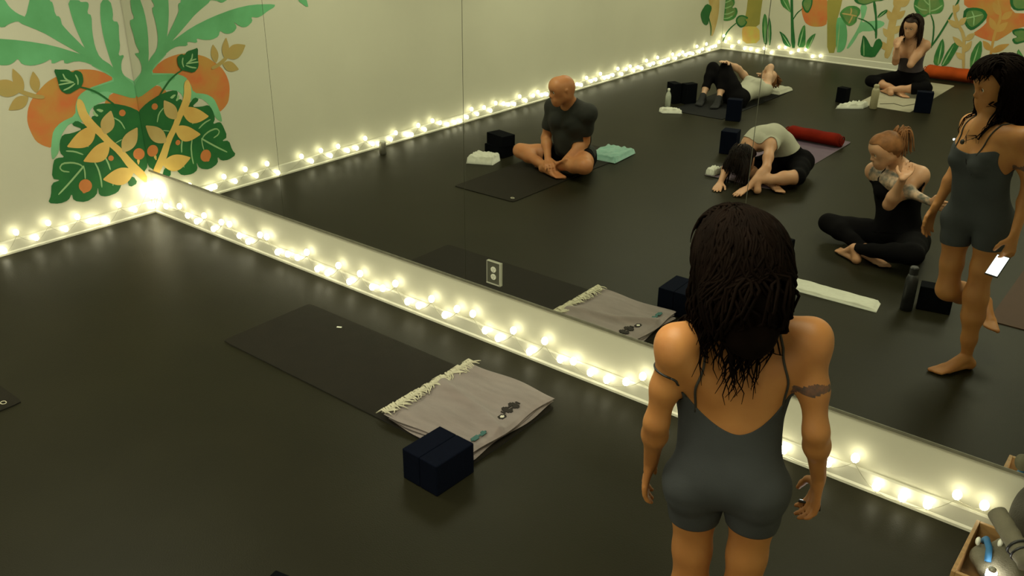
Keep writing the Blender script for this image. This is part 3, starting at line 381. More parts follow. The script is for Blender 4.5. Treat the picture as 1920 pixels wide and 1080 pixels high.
# mirror panels, 1.565 m wide, sitting in a metal channel
seams = [0.006, 1.589, 3.155, 4.718, 6.283, RX - 0.004]
MLAB = ['frameless wall mirror panel in the corner beside the leafy mural',
        'frameless wall mirror panel reflecting the bald man in the dark tee',
        'frameless wall mirror panel with the power outlet set in it',
        'frameless wall mirror panel directly behind the walking woman in the grey romper',
        'narrow wall mirror panel at the far end above the grey bags']
for i in range(5):
    x0, x1 = seams[i] + 0.0015, seams[i + 1] - 0.0015
    b = MB()
    if i == 2:      # cut-out for the outlet
        ox0, ox1, oz0, oz1 = 3.332, 3.388, 0.395, 0.475
        for (a, b_, c, d) in [(x0, ox0, MH, 2.3), (ox1, x1, MH, 2.3), (ox0, ox1, MH, oz0), (ox0, ox1, oz1, 2.3)]:
            b.box(((a + b_) / 2, -0.006, (c + d) / 2), (b_ - a, 0.006, d - c))
    else:
        b.box(((x0 + x1) / 2, -0.006, (MH + 2.3) / 2), (x1 - x0, 0.006, 2.3 - MH))
    o = b.obj('wall_mirror', M['mirror']); tag(o, MLAB[i], 'mirror', 'mirror panels along the wall')
seam_mat = mat('dark_seam', (0.13, 0.125, 0.09), 0.8, noise=0.1)
pk = MB(); pk.box((RX / 2, -0.0015, (MH + 2.3) / 2), (RX - 0.01, 0.003, 2.3 - MH)); o = pk.obj('trim_2', seam_mat); tag(o, kind='structure')
ch = MB()
ch.box((RX / 2, -0.0055, MH - 0.004), (RX - 0.01, 0.011, 0.004)); ch.box((RX / 2, -0.0105, MH + 0.001), (RX - 0.01, 0.002, 0.014))
o = ch.obj('trim_1', M['channel']); tag(o, kind='structure')

# power outlet in the mirror
t = empty('power_outlet', (3.36, -0.009, 0.434)); tag(t, 'duplex power outlet with a clear cover plate set in the mirror', 'outlet')
MB().box((0, -0.003, 0), (0.084, 0.006, 0.124)).obj('cover_plate', M['plate_clear'], t, bevel=0.002)
rim = MB()
for c, d in [((0, -0.005, -0.063), (0.094, 0.010, 0.006)), ((0.045, -0.005, 0), (0.006, 0.010, 0.132)), ((-0.045, -0.005, 0), (0.003, 0.008, 0.13)), ((0, -0.005, 0.064), (0.09, 0.008, 0.003))]: rim.box(c, d)
rim.obj('plate_rim', M['plate_rim'], t)
for z in (-0.021, 0.021):
    V = [(0.0175 * math.cos(a), 0, z + 0.0165 * math.sin(a)) for a in np.linspace(0, 2 * math.pi, 20, endpoint=False)]
    V2 = [(x, -0.009, zz) for x, _, zz in V]
    F = [(i, (i + 1) % 20, (i + 1) % 20 + 20, i + 20) for i in range(20)] + [tuple(range(20)), tuple(range(39, 19, -1))]
    s_ = mesh_obj('socket', V + V2, F, M['white_plastic'], t)
    sl = MB()
    for dx in (-0.006, 0.006): sl.box((dx, -0.0092, z + 0.003), (0.0016, 0.001, 0.007))
    sl.box((0, -0.0092, z - 0.008), (0.004, 0.001, 0.004))
    sl.obj('slot', M['black_plastic'], s_)

# ------------------------------------------------------------------ painted murals (flat paint on the walls)
def chaikin(P, n=1):
    for _ in range(n):
        Q = []
        for i in range(len(P)):
            a, b = P[i], P[(i + 1) % len(P)]
            Q += [(a[0] * .78 + b[0] * .22, a[1] * .78 + b[1] * .22), (a[0] * .22 + b[0] * .78, a[1] * .22 + b[1] * .78)]
        P = Q
    return P
def mural(data, place, parent, inner=False):
    for i_, (name, col, lay, pts) in enumerate(data):
        soft = 1 if name not in ('painted_band',) else 1
        P = chaikin(pts, soft)
        h = 0.0008 * lay + 0.0002 + 0.000012 * (i_ % 32)
        tri = tessellate_polygon([[Vector((a, b, 0)) for a, b in P]])
        V = [place(a, b, h) for a, b in P]
        o = mesh_obj(name, V, tri, M[col], parent)
        if inner and name in ('painted_heart_leaf', 'painted_monstera_leaf'):
            ca, cb = sum(a for a, b in P) / len(P), sum(b for a, b in P) / len(P); P2 = [(ca + (a - ca) * .74, cb + (b - cb) * .74) for a, b in P]
            mesh_obj('painted_leaf_centre', [place(a, b, h + .00039) for a, b in P2], tessellate_polygon([[Vector((a, b, 0)) for a, b in P2]]), M['leafinner'], o)
        if inner and name == 'painted_spear_leaf':
            t0 = max(P, key=lambda q: q[1]); t1 = min(P, key=lambda q: q[1]); lp = lambda s: (t0[0] + (t1[0] - t0[0]) * s, t0[1] + (t1[1] - t0[1]) * s)
            P2 = [lp(.1), (lp(.5)[0] - .008, lp(.5)[1]), (lp(.95)[0] - .005, lp(.95)[1]), (lp(.95)[0] + .005, lp(.95)[1]), (lp(.5)[0] + .008, lp(.5)[1])]
            mesh_obj('painted_vein', [place(a, b, h + .0004) for a, b in P2], tessellate_polygon([[Vector((a, b, 0)) for a, b in P2]]), M['mintpale'], o)
mural(LEFT_MURAL, lambda y, z, h: (h, y, z), wall_left)
mural(BACK_MURAL, lambda x, z, h: (x, -RD + h, z), wall_back, True)
ext = [(n, c, l, [(x + 2.55 + 0.0 * z, z) for x, z in p]) for n, c, l, p in BACK_MURAL if min(q[0] for q in p) > 1.75 and max(q[0] for q in p) < 4.0 and c != 'olive']
mural(ext, lambda x, z, h: (x, -RD + h + 0.0001, z), wall_back, True)

# ------------------------------------------------------------------ fairy lights along the wall bases
def ico(sub=1, r=1.0):
    import bmesh
    bm = bmesh.new(); bmesh.ops.create_icosphere(bm, subdivisions=sub, radius=r)
    me = bpy.data.meshes.new('bulb'); bm.to_mesh(me); bm.free(); return me
bulb_me = ico(2, 0.0180); bulb_me.materials.append(M['bulb'])
for v in bulb_me.vertices: v.co.z *= 1.25
bulb_me.polygons.foreach_set('use_smooth', [True] * len(bulb_me.polygons))
sk_b = MB().lathe([(0.006, 0.0), (0.006, 0.014), (0.004, 0.016)], n=8)
sock_me = bpy.data.meshes.new('bulb_socket'); sock_me.from_pydata(sk_b.v, [], sk_b.f); sock_me.materials.append(M['socket'])
def light_string(pos, off, label, group='fairy light strings along the wall bases'):
    t = empty('fairy_light_string', (0, 0, 0)); tag(t, label, 'string lights', group)
    pts = []
    for i, p in enumerate(pos):
        P = Vector(off(*p)); pts.append(P + Vector((0, 0, -0.022)))
        s = bpy.data.objects.new('socket', sock_me); COL.objects.link(s); s.parent = t; s.location = P + Vector((0, 0, -0.026))
        b = bpy.data.objects.new('bulb', bulb_me); COL.objects.link(b); b.parent = t; b.location = P
    path = []
    for i in range(len(pts) - 1):
        a, b = pts[i], pts[i + 1]; d = (b - a).length
        for k in range(5):
            s = k / 5; q = a.lerp(b, s); q.z = max(0.006, q.z - 0.10 * d * math.sin(math.pi * s)); path.append(q)
    path.append(pts[-1])
    MB().tube(path, 0.0016, 5).obj('wire', M['wire'], t)
    return t
light_string([(0.045, 0.14), (0.05, 0.20), (0.075, 0.245), (0.11, 0.21), (0.085, 0.17), (0.14, 0.235)] + BULBS_FRONT, lambda x, z: (x, -0.040, z), 'warm white fairy light string along the wall below the mirrors')
far = [b for b in BULBS_LEFT if b[0] > -4.9]
y = -4.98; k = 0
while y > -RD + 0.10:
    far.append((y, [0.066, 0.135, 0.062, 0.09, 0.13, 0.06, 0.075][k % 7] + 0.012 * math.sin(k * 2.3))); y -= 0.1 + 0.006 * math.sin(k); k += 1
light_string(far, lambda y, z: (0.040, y, z), 'warm white fairy light string along the base of the plain side wall')
bb = [(0.05, 0.20), (0.09, 0.12), (0.14, 0.17)] + list(BULBS_BACK)
light_string(bb, lambda x, z: (x, -RD + 0.040, z), 'short warm white fairy light string at the foot of the jungle mural')

# ------------------------------------------------------------------ props
def slab_mesh(name, x0, y0, x1, y1, th, mtop, medge, label, rz=0, curl=0.0, z0=0.0, **kw):
    """yoga mat: thin slab with rounded corners, a visible edge band and slight waviness at its border"""
    nx, ny = 36, 20
    w, l = x1 - x0, y1 - y0; cx, cy = (x0 + x1) / 2, (y0 + y1) / 2
    if w < l: nx, ny = ny, nx
    V = []; F = []
    for lay in (0, 1):
        for i in range(nx + 1):
            for j in range(ny + 1):
                u, v = i / nx - .5, j / ny - .5
                e = max(abs(u), abs(v)) * 2
                z = z0 + (th if lay else 0.0006) + curl * max(0, e - 0.86) ** 2 * 12 * (0.5 + 0.5 * math.sin(7 * u + 5 * v + 1))
                X, Y = u * w, v * l
                rc = 0.02
                dx, dy = abs(X) - (w / 2 - rc), abs(Y) - (l / 2 - rc)
                if dx > 0 and dy > 0:
                    d = math.hypot(dx, dy)
                    if d > rc: X -= math.copysign((d - rc) * dx / d, X); Y -= math.copysign((d - rc) * dy / d, Y)
                V.append((X, Y, z))
    N = (nx + 1) * (ny + 1); ix = lambda l_, i, j: l_ * N + i * (ny + 1) + j
    for i in range(nx):
        for j in range(ny):
            F.append((ix(1, i, j), ix(1, i + 1, j), ix(1, i + 1, j + 1), ix(1, i, j + 1)))
            F.append((ix(0, i, j), ix(0, i, j + 1), ix(0, i + 1, j + 1), ix(0, i + 1, j)))
    ne = len(F)
    for i in range(nx):
        F.append((ix(0, i, 0), ix(0, i + 1, 0), ix(1, i + 1, 0), ix(1, i, 0))); F.append((ix(0, i + 1, ny), ix(0, i, ny), ix(1, i, ny), ix(1, i + 1, ny)))
    for j in range(ny):
        F.append((ix(0, 0, j + 1), ix(0, 0, j), ix(1, 0, j), ix(1, 0, j + 1))); F.append((ix(0, nx, j), ix(0, nx, j + 1), ix(1, nx, j + 1), ix(1, nx, j)))
    o = mesh_obj(name, V, F, [mtop, medge], None, False, (cx, cy, 0), (0, 0, rz))
    for k in range(ne, len(F)): o.data.polygons[k].material_index = 1
    tag(o, label, 'yoga mat', 'yoga mats')
    return o
slab_mesh('yoga_mat', 2.176, -0.937, 4.004, -0.324, 0.006, M['mat_dark'], M['mat_edge'], 'dark brown yoga mat on the floor beneath the folded mauve blanket')
slab_mesh('yoga_mat', 1.335, -3.72, 1.962, -1.935, 0.006, M['mat_dark'], M['mat_edge'], 'dark brown yoga mat the bald man sits on')
slab_mesh('yoga_mat', 2.79, -5.45, 3.41, -3.56, 0.006, M['mat_purple'], M['mat_purple_edge'], 'dusty purple yoga mat beneath the woman folding forward', curl=0.02)
slab_mesh('yoga_mat', 1.38, -7.15, 2.02, -5.46, 0.006, M['mat_black'], M['mat_black'], 'black yoga mat beneath the person lying with raised knees')
slab_mesh('yoga_mat', 2.86, -8.95, 3.47, -7.13, 0.006, M['mat_white'], M['mat_white'], 'cream yoga mat beneath the long-haired woman by the jungle mural')
slab_mesh('yoga_mat', 5.42, -3.1, 6.03, -2.09, 0.006, M['mat_brown'], M['mat_brown'], 'rust brown yoga mat behind the walking woman')
# small ring marker on the bald man's mat corner, small white scrap on the floor
o = MB().tube([(1.905 + .016 * math.cos(a), -2.0 + .012 * math.sin(a), 0.008) for a in np.linspace(0, 2 * math.pi, 17)], 0.0022, 5).obj('hair_ring', M['fringe'])
tag(o, 'tiny pale ring lying on the mat corner nearest the mirror', 'ring')

def yoga_block(x, y, z, dims, rz, m, label, group):
    nb = MB().box((0, 0, dims[2] / 2), dims).obj('yoga_block', m, None, bevel=0.005, loc=(x, y, z), rot=(0, 0, rz))
    tag(nb, label, 'yoga block', group); return nb
G1 = 'foam yoga blocks'
# beside the folded blanket
yoga_block(3.8825, -1.077, 0, (0.1015, 0.229, 0.152), -0.03, M['navy'], 'navy foam block by the mauve blanket, the one farther from the walking woman', G1)
yoga_block(3.985, -1.080, 0, (0.1015, 0.229, 0.152), -0.03, M['navy'], 'navy foam block by the mauve blanket, the one nearer the walking woman', G1)
# bald man
yoga_block(1.03, -2.90, 0, (0.229, 0.152, 0.102), 0.06, M['foam'], 'black foam block beside the bald man, the lower of two stacked', G1)
yoga_block(1.045, -2.905, 0.1025, (0.229, 0.152, 0.102), 0.20, M['foam'], 'black foam block beside the bald man, the upper of two stacked', G1)
# lying person
yoga_block(1.215, -5.83, 0, (0.152, 0.102, 0.229), 0.5, M['foam'], 'black upright foam block behind the clear water bottle', G1)
yoga_block(1.365, -5.91, 0, (0.10, 0.152, 0.229), 0.4, M['foam'], 'taller black upright foam block behind the white cloth and bottle', G1)
yoga_block(2.115, -5.52, 0, (0.152, 0.102, 0.229), -0.3, M['navy'], 'navy upright foam block beside the raised knees of the lying person', G1)
# fold woman
yoga_block(2.635, -4.36, 0, (0.152, 0.152, 0.215), -0.2, M['navy'], 'navy upright foam block beside the forward-folding woman', G1)
# back woman
yoga_block(3.56, -7.25, 0, (0.170, 0.110, 0.229), -0.3, M['navy'], 'navy upright foam block at the corner of the cream mat', G1)
yoga_block(2.70, -7.14, 0, (0.120, 0.100, 0.170), 0.2, M['foam'], 'small black foam block standing by the white cloth at the mural', G1)
# stretch woman
yoga_block(5.12, -2.05, 0, (0.190, 0.102, 0.152), -0.2, M['foam'], 'black foam block behind the dark water flask', G1)
yoga_block(4.13, -2.06, 0, (0.13, 0.102, 0.205), 0.2, M['foam'], 'black upright foam block at the end of the long white towel', G1)

def bottle(name, x, y, prof, m, label, capm=None, capprof=None):
    t = empty(name, (x, y, 0)); tag(t, label, 'bottle')
    MB().lathe(prof, n=20).obj('body', m, t, smooth=True)
    if capprof: MB().lathe(capprof, n=16).obj('cap', capm, t)
    return t
bottle('water_flask', 4.995, -1.935, [(0.030, 0), (0.036, 0.004), (0.036, 0.20), (0.030, 0.225), (0.024, 0.235)], M['black_plastic'], 'black water flask standing near the stretching woman', M['black_plastic'], [(0.026, 0.235), (0.026, 0.275), (0.020, 0.282)])
bottle('water_bottle', 1.29, -5.57, [(0.028, 0), (0.032, 0.004), (0.032, 0.13), (0.026, 0.155), (0.012, 0.185), (0.012, 0.195)], M['clear_bottle'], 'clear water bottle beside the white cloth near the lying person', M['white_plastic'], [(0.015, 0.193), (0.015, 0.212), (0.013, 0.214)])
bottle('tall_bottle', 3.085, -7.05, [(0.036, 0), (0.042, 0.006), (0.042, 0.20), (0.036, 0.225), (0.028, 0.235)], M['tan_bottle'], 'tall tan bottle at the edge of the cream mat', M['tan_bottle'], [(0.030, 0.235), (0.030, 0.262), (0.022, 0.272)])
t = empty('drink_can', (0.20, -2.215, 0)); tag(t, 'silver drink can on the floor by the plain wall lights', 'can')
MB().lathe([(0.026, 0), (0.033, 0.008), (0.033, 0.108), (0.028, 0.120), (0.026, 0.122)], n=22).obj('body', M['steel'], t, smooth=True)
MB().lathe([(0.0285, 0.1205), (0.0285, 0.1235), (0.0255, 0.1235)], n=22).obj('rim', M['white_plastic'], t)

def cloth_pile(name, poly, h, m, label, cat, seed=0, layers=1, wr=0.006, group=None, n=26, z0=0.0):
    """folded cloth: quad footprint with rounded pillow profile, crumpled surface, layered edge"""
    rg = np.random.default_rng(seed); P = [Vector((p[0], p[1], 0)) for p in poly]; V = []; F = []
    ph = rg.uniform(0, 6.28, (6, 2)); fr = rg.uniform(4, 17, (6, 2))
    c = sum(P, Vector()) / 4
    for i in range(n + 1):
        for j in range(n + 1):
            u, v = i / n, j / n
            q = (P[0].lerp(P[1], u)).lerp(P[3].lerp(P[2], u), v)
            e = min(u, 1 - u, v, 1 - v) * 2
            prof = (1 - (1 - min(1, e * 5)) ** 3) ** 0.6
            w = sum(math.sin(fr[k, 0] * u * 2 + ph[k, 0]) * math.sin(fr[k, 1] * v * 2 + ph[k, 1]) for k in range(6)) * wr
            ed = 0.012 * math.sin(u * 19 + ph[0, 0]) * (0.5 - abs(v - .5)) * 0 
            V.append((q.x - c.x + ed, q.y - c.y, max(0.001, h * prof + w * prof)))
    for i in range(n):
        for j in range(n):
            a = i * (n + 1) + j; F.append((a, a + n + 1, a + n + 2, a + 1))
    k0 = len(V)
    ring = [(i, 0) for i in range(n)] + [(n, j) for j in range(n)] + [(i, n) for i in range(n, 0, -1)] + [(0, j) for j in range(n, 0, -1)]
    V += [(V[i * (n + 1) + j][0], V[i * (n + 1) + j][1], 0.0) for i, j in ring]
    for k in range(len(ring)):
        a = ring[k][0] * (n + 1) + ring[k][1]; b = ring[(k + 1) % len(ring)][0] * (n + 1) + ring[(k + 1) % len(ring)][1]
        F.append((a, b, k0 + (k + 1) % len(ring), k0 + k))
    F.append(tuple(k0 + k for k in range(len(ring) - 1, -1, -1)))
    o = mesh_obj(name, V, F, m, None, True, (c.x, c.y, z0))
    tag(o, label, cat, group); return o
cloth_pile('white_towel', [(0.98, -2.49), (1.20, -2.60), (1.16, -2.76), (0.93, -2.70)], 0.07, M['white_towel'], 'white rolled towel in front of the black blocks by the bald man', 'towel', 3, wr=0.004)
o = cloth_pile('folded_cloth', [(1.72, -3.32), (2.02, -3.34), (1.99, -3.74), (1.70, -3.72)], 0.05, M['teal_towel'], 'mint green folded cloth behind the bald man', 'cloth', 5, wr=0.003, z0=0.0068)
cloth_pile('white_cloth', [(1.31, -5.34), (1.38, -5.30), (1.56, -5.42), (1.42, -5.455)], 0.045, M['white_towel'], 'crumpled white cloth beside the clear water bottle', 'cloth', 8, wr=0.005)
cloth_pile('white_cloth', [(2.76, -6.76), (3.00, -6.96), (3.01, -7.12), (2.86, -7.08)], 0.05, M['white_towel'], 'crumpled white cloth beside the tall tan bottle', 'cloth', 9, wr=0.006)
cloth_pile('long_white_towel', [(4.20, -1.93), (4.24, -1.76), (4.87, -1.775), (4.85, -1.92)], 0.022, M['white_towel'], 'long white towel laid in a strip before the stretching woman', 'towel', 12, wr=0.0015, n=34)
cloth_pile('head_cushion', [(1.66, -7.00), (2.00, -6.98), (2.02, -7.34), (1.68, -7.36)], 0.04, M['white_cloth'], 'flat pale cushion beneath the head of the lying person', 'cushion', 14, wr=0.002, z0=0.007)
cloth_pile('white_cloth', [(2.80, -3.57), (2.88, -3.57), (2.89, -3.70), (2.80, -3.72)], 0.055, M['white_towel'], 'small white cloth at the corner of the purple mat', 'cloth', 15, wr=0.004, z0=0.0068)
def bolster(a, b, r, m, label, mend):
    a = Vector(a); b = Vector(b); d = b - a; L = d.length
    t = empty('bolster', tuple((a + b) / 2), math.atan2(d.y, d.x)); tag(t, label, 'bolster')
    n = 28; V = []; F = []; prof = []
    for i in range(25):
        s = i / 24; x = (s - .5) * L; e = min(s, 1 - s) * L
        prof.append((x, r * (1 - 0.35 * max(0, 1 - e / 0.05) ** 2) * (1 + 0.02 * math.sin(s * 17))))
    for x, q in prof:
        for k in range(n):
            an = 2 * math.pi * k / n; V.append((x, q * 1.25 * math.cos(an) * (1 + .015 * math.sin(9 * x + 3 * an)), q + q * math.sin(an) * (0.94 if math.sin(an) < 0 else 1)))
    V = [(x, y, max(0.0005, z - r * 0.0)) for x, y, z in V]
    for i in range(len(prof) - 1):
        for k in range(n):
            a_ = i * n + k; b_ = i * n + (k + 1) % n; F.append((a_, b_, b_ + n, a_ + n))
    F.append(tuple(range(n - 1, -1, -1))); F.append(tuple((len(prof) - 1) * n + k for k in range(n)))
    mesh_obj('cover', V, F, m, t, True)
    for s in (-1, 1):
        x = s * (L / 2)
        MB().tube([(x, r * 0.85 * math.cos(q), r + r * 0.64 * math.sin(q)) for q in np.linspace(0, 2 * math.pi, 25)], 0.006, 6).obj('piping', mend, t, smooth=True)
    return t
bolster((2.84, -5.22, 0.0075), (3.40, -5.20, 0.0075), 0.062, M['red_bolster'], 'dark red bolster lying on the purple mat', M['red_bolster'])
bolster((3.00, -9.25, 0), (3.62, -9.27, 0), 0.085, M['orange_bolster'], 'bright orange bolster along the foot of the jungle mural wall', M['orange_bolster'])
o = MB().tube([(3.08, -7.30, 0.010), (3.20, -7.42, 0.010), (3.32, -7.36, 0.010), (3.40, -7.58, 0.010)], 0.004, 5).obj('yoga_strap', M['grey_cloth']); tag(o, 'thin grey strap lying on the cream mat', 'strap')
o = MB().box((0, 0, 0.004), (0.03, 0.014, 0.007)).obj('paper_scrap', M['white_plastic'], None, bevel=0.002, loc=(2.55, -0.42, 0.0), rot=(0, 0, 0.5)); tag(o, 'tiny white scrap on the floor beside the empty mat', 'scrap')

# folded blanket with fringe (3 layers), draped wrinkles
t = empty('folded_blanket', (3.72, -0.62, 0.0065)); tag(t, 'mauve grey folded blanket with cream fringe on the dark mat', 'blanket')
def blanket_layer(z0, x0, x1, y0, y1, th, seed, ridge):
    rg = np.random.default_rng(seed); n = 46; V = []; F = []
    for s in (1, 0):
        for i in range(n + 1):
            for j in range(n + 1):
                u, v = i / n, j / n
                x = x0 + (x1 - x0) * u + 0.010 * math.sin(v * 9 + seed) * (u > .5) ; y = y0 + (y1 - y0) * v + 0.012 * math.sin(u * 7 + seed)
                e = min(u * (x1 - x0), (1 - u) * (x1 - x0), v * (y1 - y0), (1 - v) * (y1 - y0))
                rd = math.sqrt(max(0, 1 - (1 - min(1, e / 0.018)) ** 2))
                w = 0.0035 * math.sin(9 * u + 4 * v + seed) + 0.0025 * math.sin(15 * v - 6 * u)
                d = (v - (0.62 - 0.28 * u)) / 0.05
                w += ridge * 0.034 * math.exp(-d * d) * (0.4 + 0.6 * u) - ridge * 0.006 * (1 if d < 0 else 0) * min(1, -d if d < 0 else 0)
                z = z0 + (th * (0.5 + 0.5 * rd) + w * rd if s else th * (0.5 - 0.5 * rd))
                V.append((x - 3.72, y + 0.62, z))
    N = (n + 1) ** 2
    for i in range(n):
        for j in range(n):
            a = i * (n + 1) + j; F.append((a, a + n + 1, a + n + 2, a + 1)); F.append((N + a, N + a + 1, N + a + n + 2, N + a + n + 1))
    ring = [i * (n + 1) for i in range(n)] + [n * (n + 1) + j for j in range(n)] + [i * (n + 1) + n for i in range(n, 0, -1)] + list(range(n, 0, -1))
    for k in range(len(ring)):
        a, b = ring[k], ring[(k + 1) % len(ring)]; F.append((b, a, N + a, N + b))
    return V, F
for k, (z0, x0, x1, y0, y1, rd) in enumerate([(0.0, 3.46, 3.985, -0.93, -0.30, 0), (0.015, 3.455, 3.98, -0.925, -0.295, 0), (0.030, 3.45, 3.99, -0.93, -0.30, 1)]):
    V, F = blanket_layer(z0, x0, x1, y0, y1, 0.0155, k + 2, rd)
    lay = mesh_obj('blanket_fold', V, F, M['blanket'], t, True)
    # fringe tassels on the edge toward the corner of the room
    fr = MB(); rg = np.random.default_rng(40 + k)
    if k == 2:
        for q in range(110):
            v = q / 109; y = y0 + (y1 - y0) * v; L = rg.uniform(0.035, 0.075); a = rg.uniform(-0.7, 0.7)
            z = z0 + 0.012
            p0 = Vector((x0 + 0.012, y, z + 0.004)); p1 = p0 + Vector((-L * 0.45, L * 0.3 * a, 0.006)); p2 = p0 + Vector((-L * math.cos(a), L * math.sin(a), -z * 0.6)); 
            fr.tube([(p.x - 3.72, p.y + 0.62, max(0.004, p.z)) for p in (p0, p1, p2)], [0.006, 0.0055, 0.003], 5)
        for q in range(50):
            v = q / 49; y = y0 + (y1 - y0) * v; L = rg.uniform(0.03, 0.06); a = rg.uniform(-1.0, 1.0); z = 0.049
            p0 = Vector((x0 + 0.010, y, z)); p1 = p0 + Vector((L * 0.5, L * .5 * a, 0.004)); p2 = p0 + Vector((L * math.cos(a), L * math.sin(a), 0.0))
            fr.tube([(p.x - 3.72, p.y + 0.62, p.z) for p in (p0, p1, p2)], [0.004, 0.0035, 0.002], 5)
        f_ = fr.obj('fringe', M['fringe'], t, smooth=True); tag(f_, 'cream knotted yarn fringe', kind='stuff')
def motif(cx, cy, rows, m, s=0.0085, z=0.0575):
    b = MB(); R = len(rows)
    for j, row in enumerate(rows):
        for i, c in enumerate(row):
            if c == 'x': b.box((cx - 3.72 + (j - R / 2) * s, cy + 0.62 + (i - len(row) / 2) * s, z - .0065), (s, s, 0.003))
    return b.obj('woven_motif', m, t)
motif(3.895, -0.525, ['...xx....xx...', '..xxxx..xxxx..', 'x.xxxxxxxxxx.x', 'xxxxx....xxxxx', 'x.xxxxxxxxxx.x', '..xxxx..xxxx..', '...xx....xx...'], M['motif'])
motif(3.915, -0.615, ['.xx.', 'xxxx', '.xx.'], M['motif_white'], 0.006, 0.0595)
motif(3.915, -0.615, ['.xxxx.', 'xx..xx', 'xx..xx', '.xxxx.'], M['motif'], 0.008, 0.0585)
motif(3.93, -0.80, ['.xxxxx...xx.', 'xxxxxxxxxxxx', '.xxxx..xxxx.'], M['motif_teal'], 0.0085, 0.0555)

# ------------------------------------------------------------------ things piled by the wall at the lower right
t = empty('wooden_crate', (6.03, -0.285, 0)); tag(t, 'low pale wooden crate beside the wall under bags', 'crate')
MB().box((-0.175, 0, 0.075), (0.014, 0.36, 0.11)).obj('side_board', M['wood'], t, bevel=0.002)
MB().box((0.175, 0, 0.075), (0.014, 0.36, 0.11)).obj('side_board', M['wood'], t, bevel=0.002)
MB().box((0, -0.173, 0.075), (0.336, 0.014, 0.11)).obj('end_board', M['wood'], t, bevel=0.002)
MB().box((0, 0.173, 0.075), (0.336, 0.014, 0.11)).obj('end_board', M['wood'], t, bevel=0.002)
MB().box((0, 0, 0.026), (0.336, 0.33, 0.012)).obj('bottom_board', M['wood'], t)
for sx in (-1, 1):
    for sy in (-1, 1): MB().box((sx * 0.155, sy * 0.155, 0.010), (0.035, 0.035, 0.020)).obj('foot', M['wood_dark'], t)
def blob(name, c, r, m, parent=None, seed=0, amp=0.12, flat=0.75, label=None, cat=None):
    import bmesh
    bm = bmesh.new(); bmesh.ops.create_icosphere(bm, subdivisions=4, radius=1.0); rg = np.random.default_rng(seed); K = rg.normal(0, 2.6, (8, 3)); ph = rg.uniform(0, 6, 8)
    for v in bm.verts:
        p = np.array(v.co); w = 1 + amp * sum(math.sin(K[k] @ p + ph[k]) for k in range(8)) / 3
        v.co = Vector((p[0] * r[0] * w, p[1] * r[1] * w, max(-r[2] * flat, p[2] * r[2] * w)))
    me = bpy.data.meshes.new(name); bm.to_mesh(me); bm.free(); me.materials.append(m); me.polygons.foreach_set('use_smooth', [True] * len(me.polygons))
    o = bpy.data.objects.new(name, me); COL.objects.link(o); o.location = c
    if parent: o.parent = parent
    if label: tag(o, label, cat)
    return o
t = empty('cloth_bag', (5.985, -0.265, 0.033)); tag(t, 'brownish grey drawstring bag with a blue strap in the crate', 'bag')
blob('pouch', (0, 0, 0.068), (0.108, 0.118, 0.070), M['grey_cloth'], t, 3, 0.10, 0.88)
MB().tube([(-0.085, 0.04, 0.10), (-0.075, 0.0, 0.14), (-0.055, -0.05, 0.142), (-0.045, -0.09, 0.115)], 0.012, 8).obj('strap', M['blue'], t, smooth=True)
for p in ((-0.098, -0.01, 0.125), (-0.030, 0.005, 0.142)): blob('toggle', p, (0.009, 0.013, 0.017), M['white_plastic'], t, 1, 0.0, 1.0)
t = empty('rolled_towel', (6.0, -0.285, 0.215)); tag(t, 'grey rolled cloth bound with a black strap on the crate', 'roll')
a, b = Vector((-0.085, 0.075, 0.045)), Vector((0.06, -0.09, 0.0)); 
mb = MB(); mb.tube([a.lerp(b, s) for s in np.linspace(0, 1, 12)], [0.034 + 0.002 * math.sin(s * 3) for s in range(12)], 18); mb.obj('roll', M['grey_cloth'], t, smooth=True)
for s0 in (0.68, 0.80):
    c = a.lerp(b, s0); d = (b - a).normalized(); n1 = d.orthogonal().normalized(); n2 = d.cross(n1)
    MB().tube([c + (n1 * math.cos(q) + n2 * math.sin(q)) * 0.036 for q in np.linspace(0, 2 * math.pi, 20)], 0.005, 6).obj('strap', M['black_plastic'], t, smooth=True)
t = empty('backpack', (6.22, -0.17, 0)); tag(t, 'dark grey backpack leaning on the wall beside the crate', 'bag')
t.location = (6.36, -0.15, 0)
blob('body', (0, 0, 0.22), (0.12, 0.10, 0.225), M['dark_cloth'], t, 8, 0.06, 0.96)
blob('front_pocket', (-0.05, -0.09, 0.14), (0.08, 0.035, 0.10), M['dark_cloth'], t, 9, 0.04, 1.0)
MB().tube([(-0.04, 0, 0.42), (-0.03, 0, 0.47), (0.03, 0, 0.47), (0.04, 0, 0.42)], 0.009, 6).obj('handle', M['black_plastic'], t, smooth=True)
jk = blob('draped_jacket', (6.03, -0.058, 0.20), (0.085, 0.036, 0.165), M['dark_cloth'], None, 21, 0.10, 1.0, 'dark grey draped jacket piled against the wall above the crate', 'jacket')
t = empty('lantern', (5.985, -0.385, 0.0)); tag(t, 'small bright camping lantern beside the crate', 'lantern')
t.location = (5.965, -0.405, 0.112)
MB().lathe([(0.020, 0), (0.022, 0.003), (0.022, 0.012), (0.018, 0.014)], n=16).obj('base', M['black_plastic'], t)
MB().lathe([(0.016, 0.014), (0.018, 0.018), (0.018, 0.036), (0.012, 0.044)], n=16).obj('globe', M['lens_glow'], t, smooth=True)
MB().lathe([(0.014, 0.043), (0.013, 0.050), (0.006, 0.054)], n=16).obj('cap', M['steel'], t)
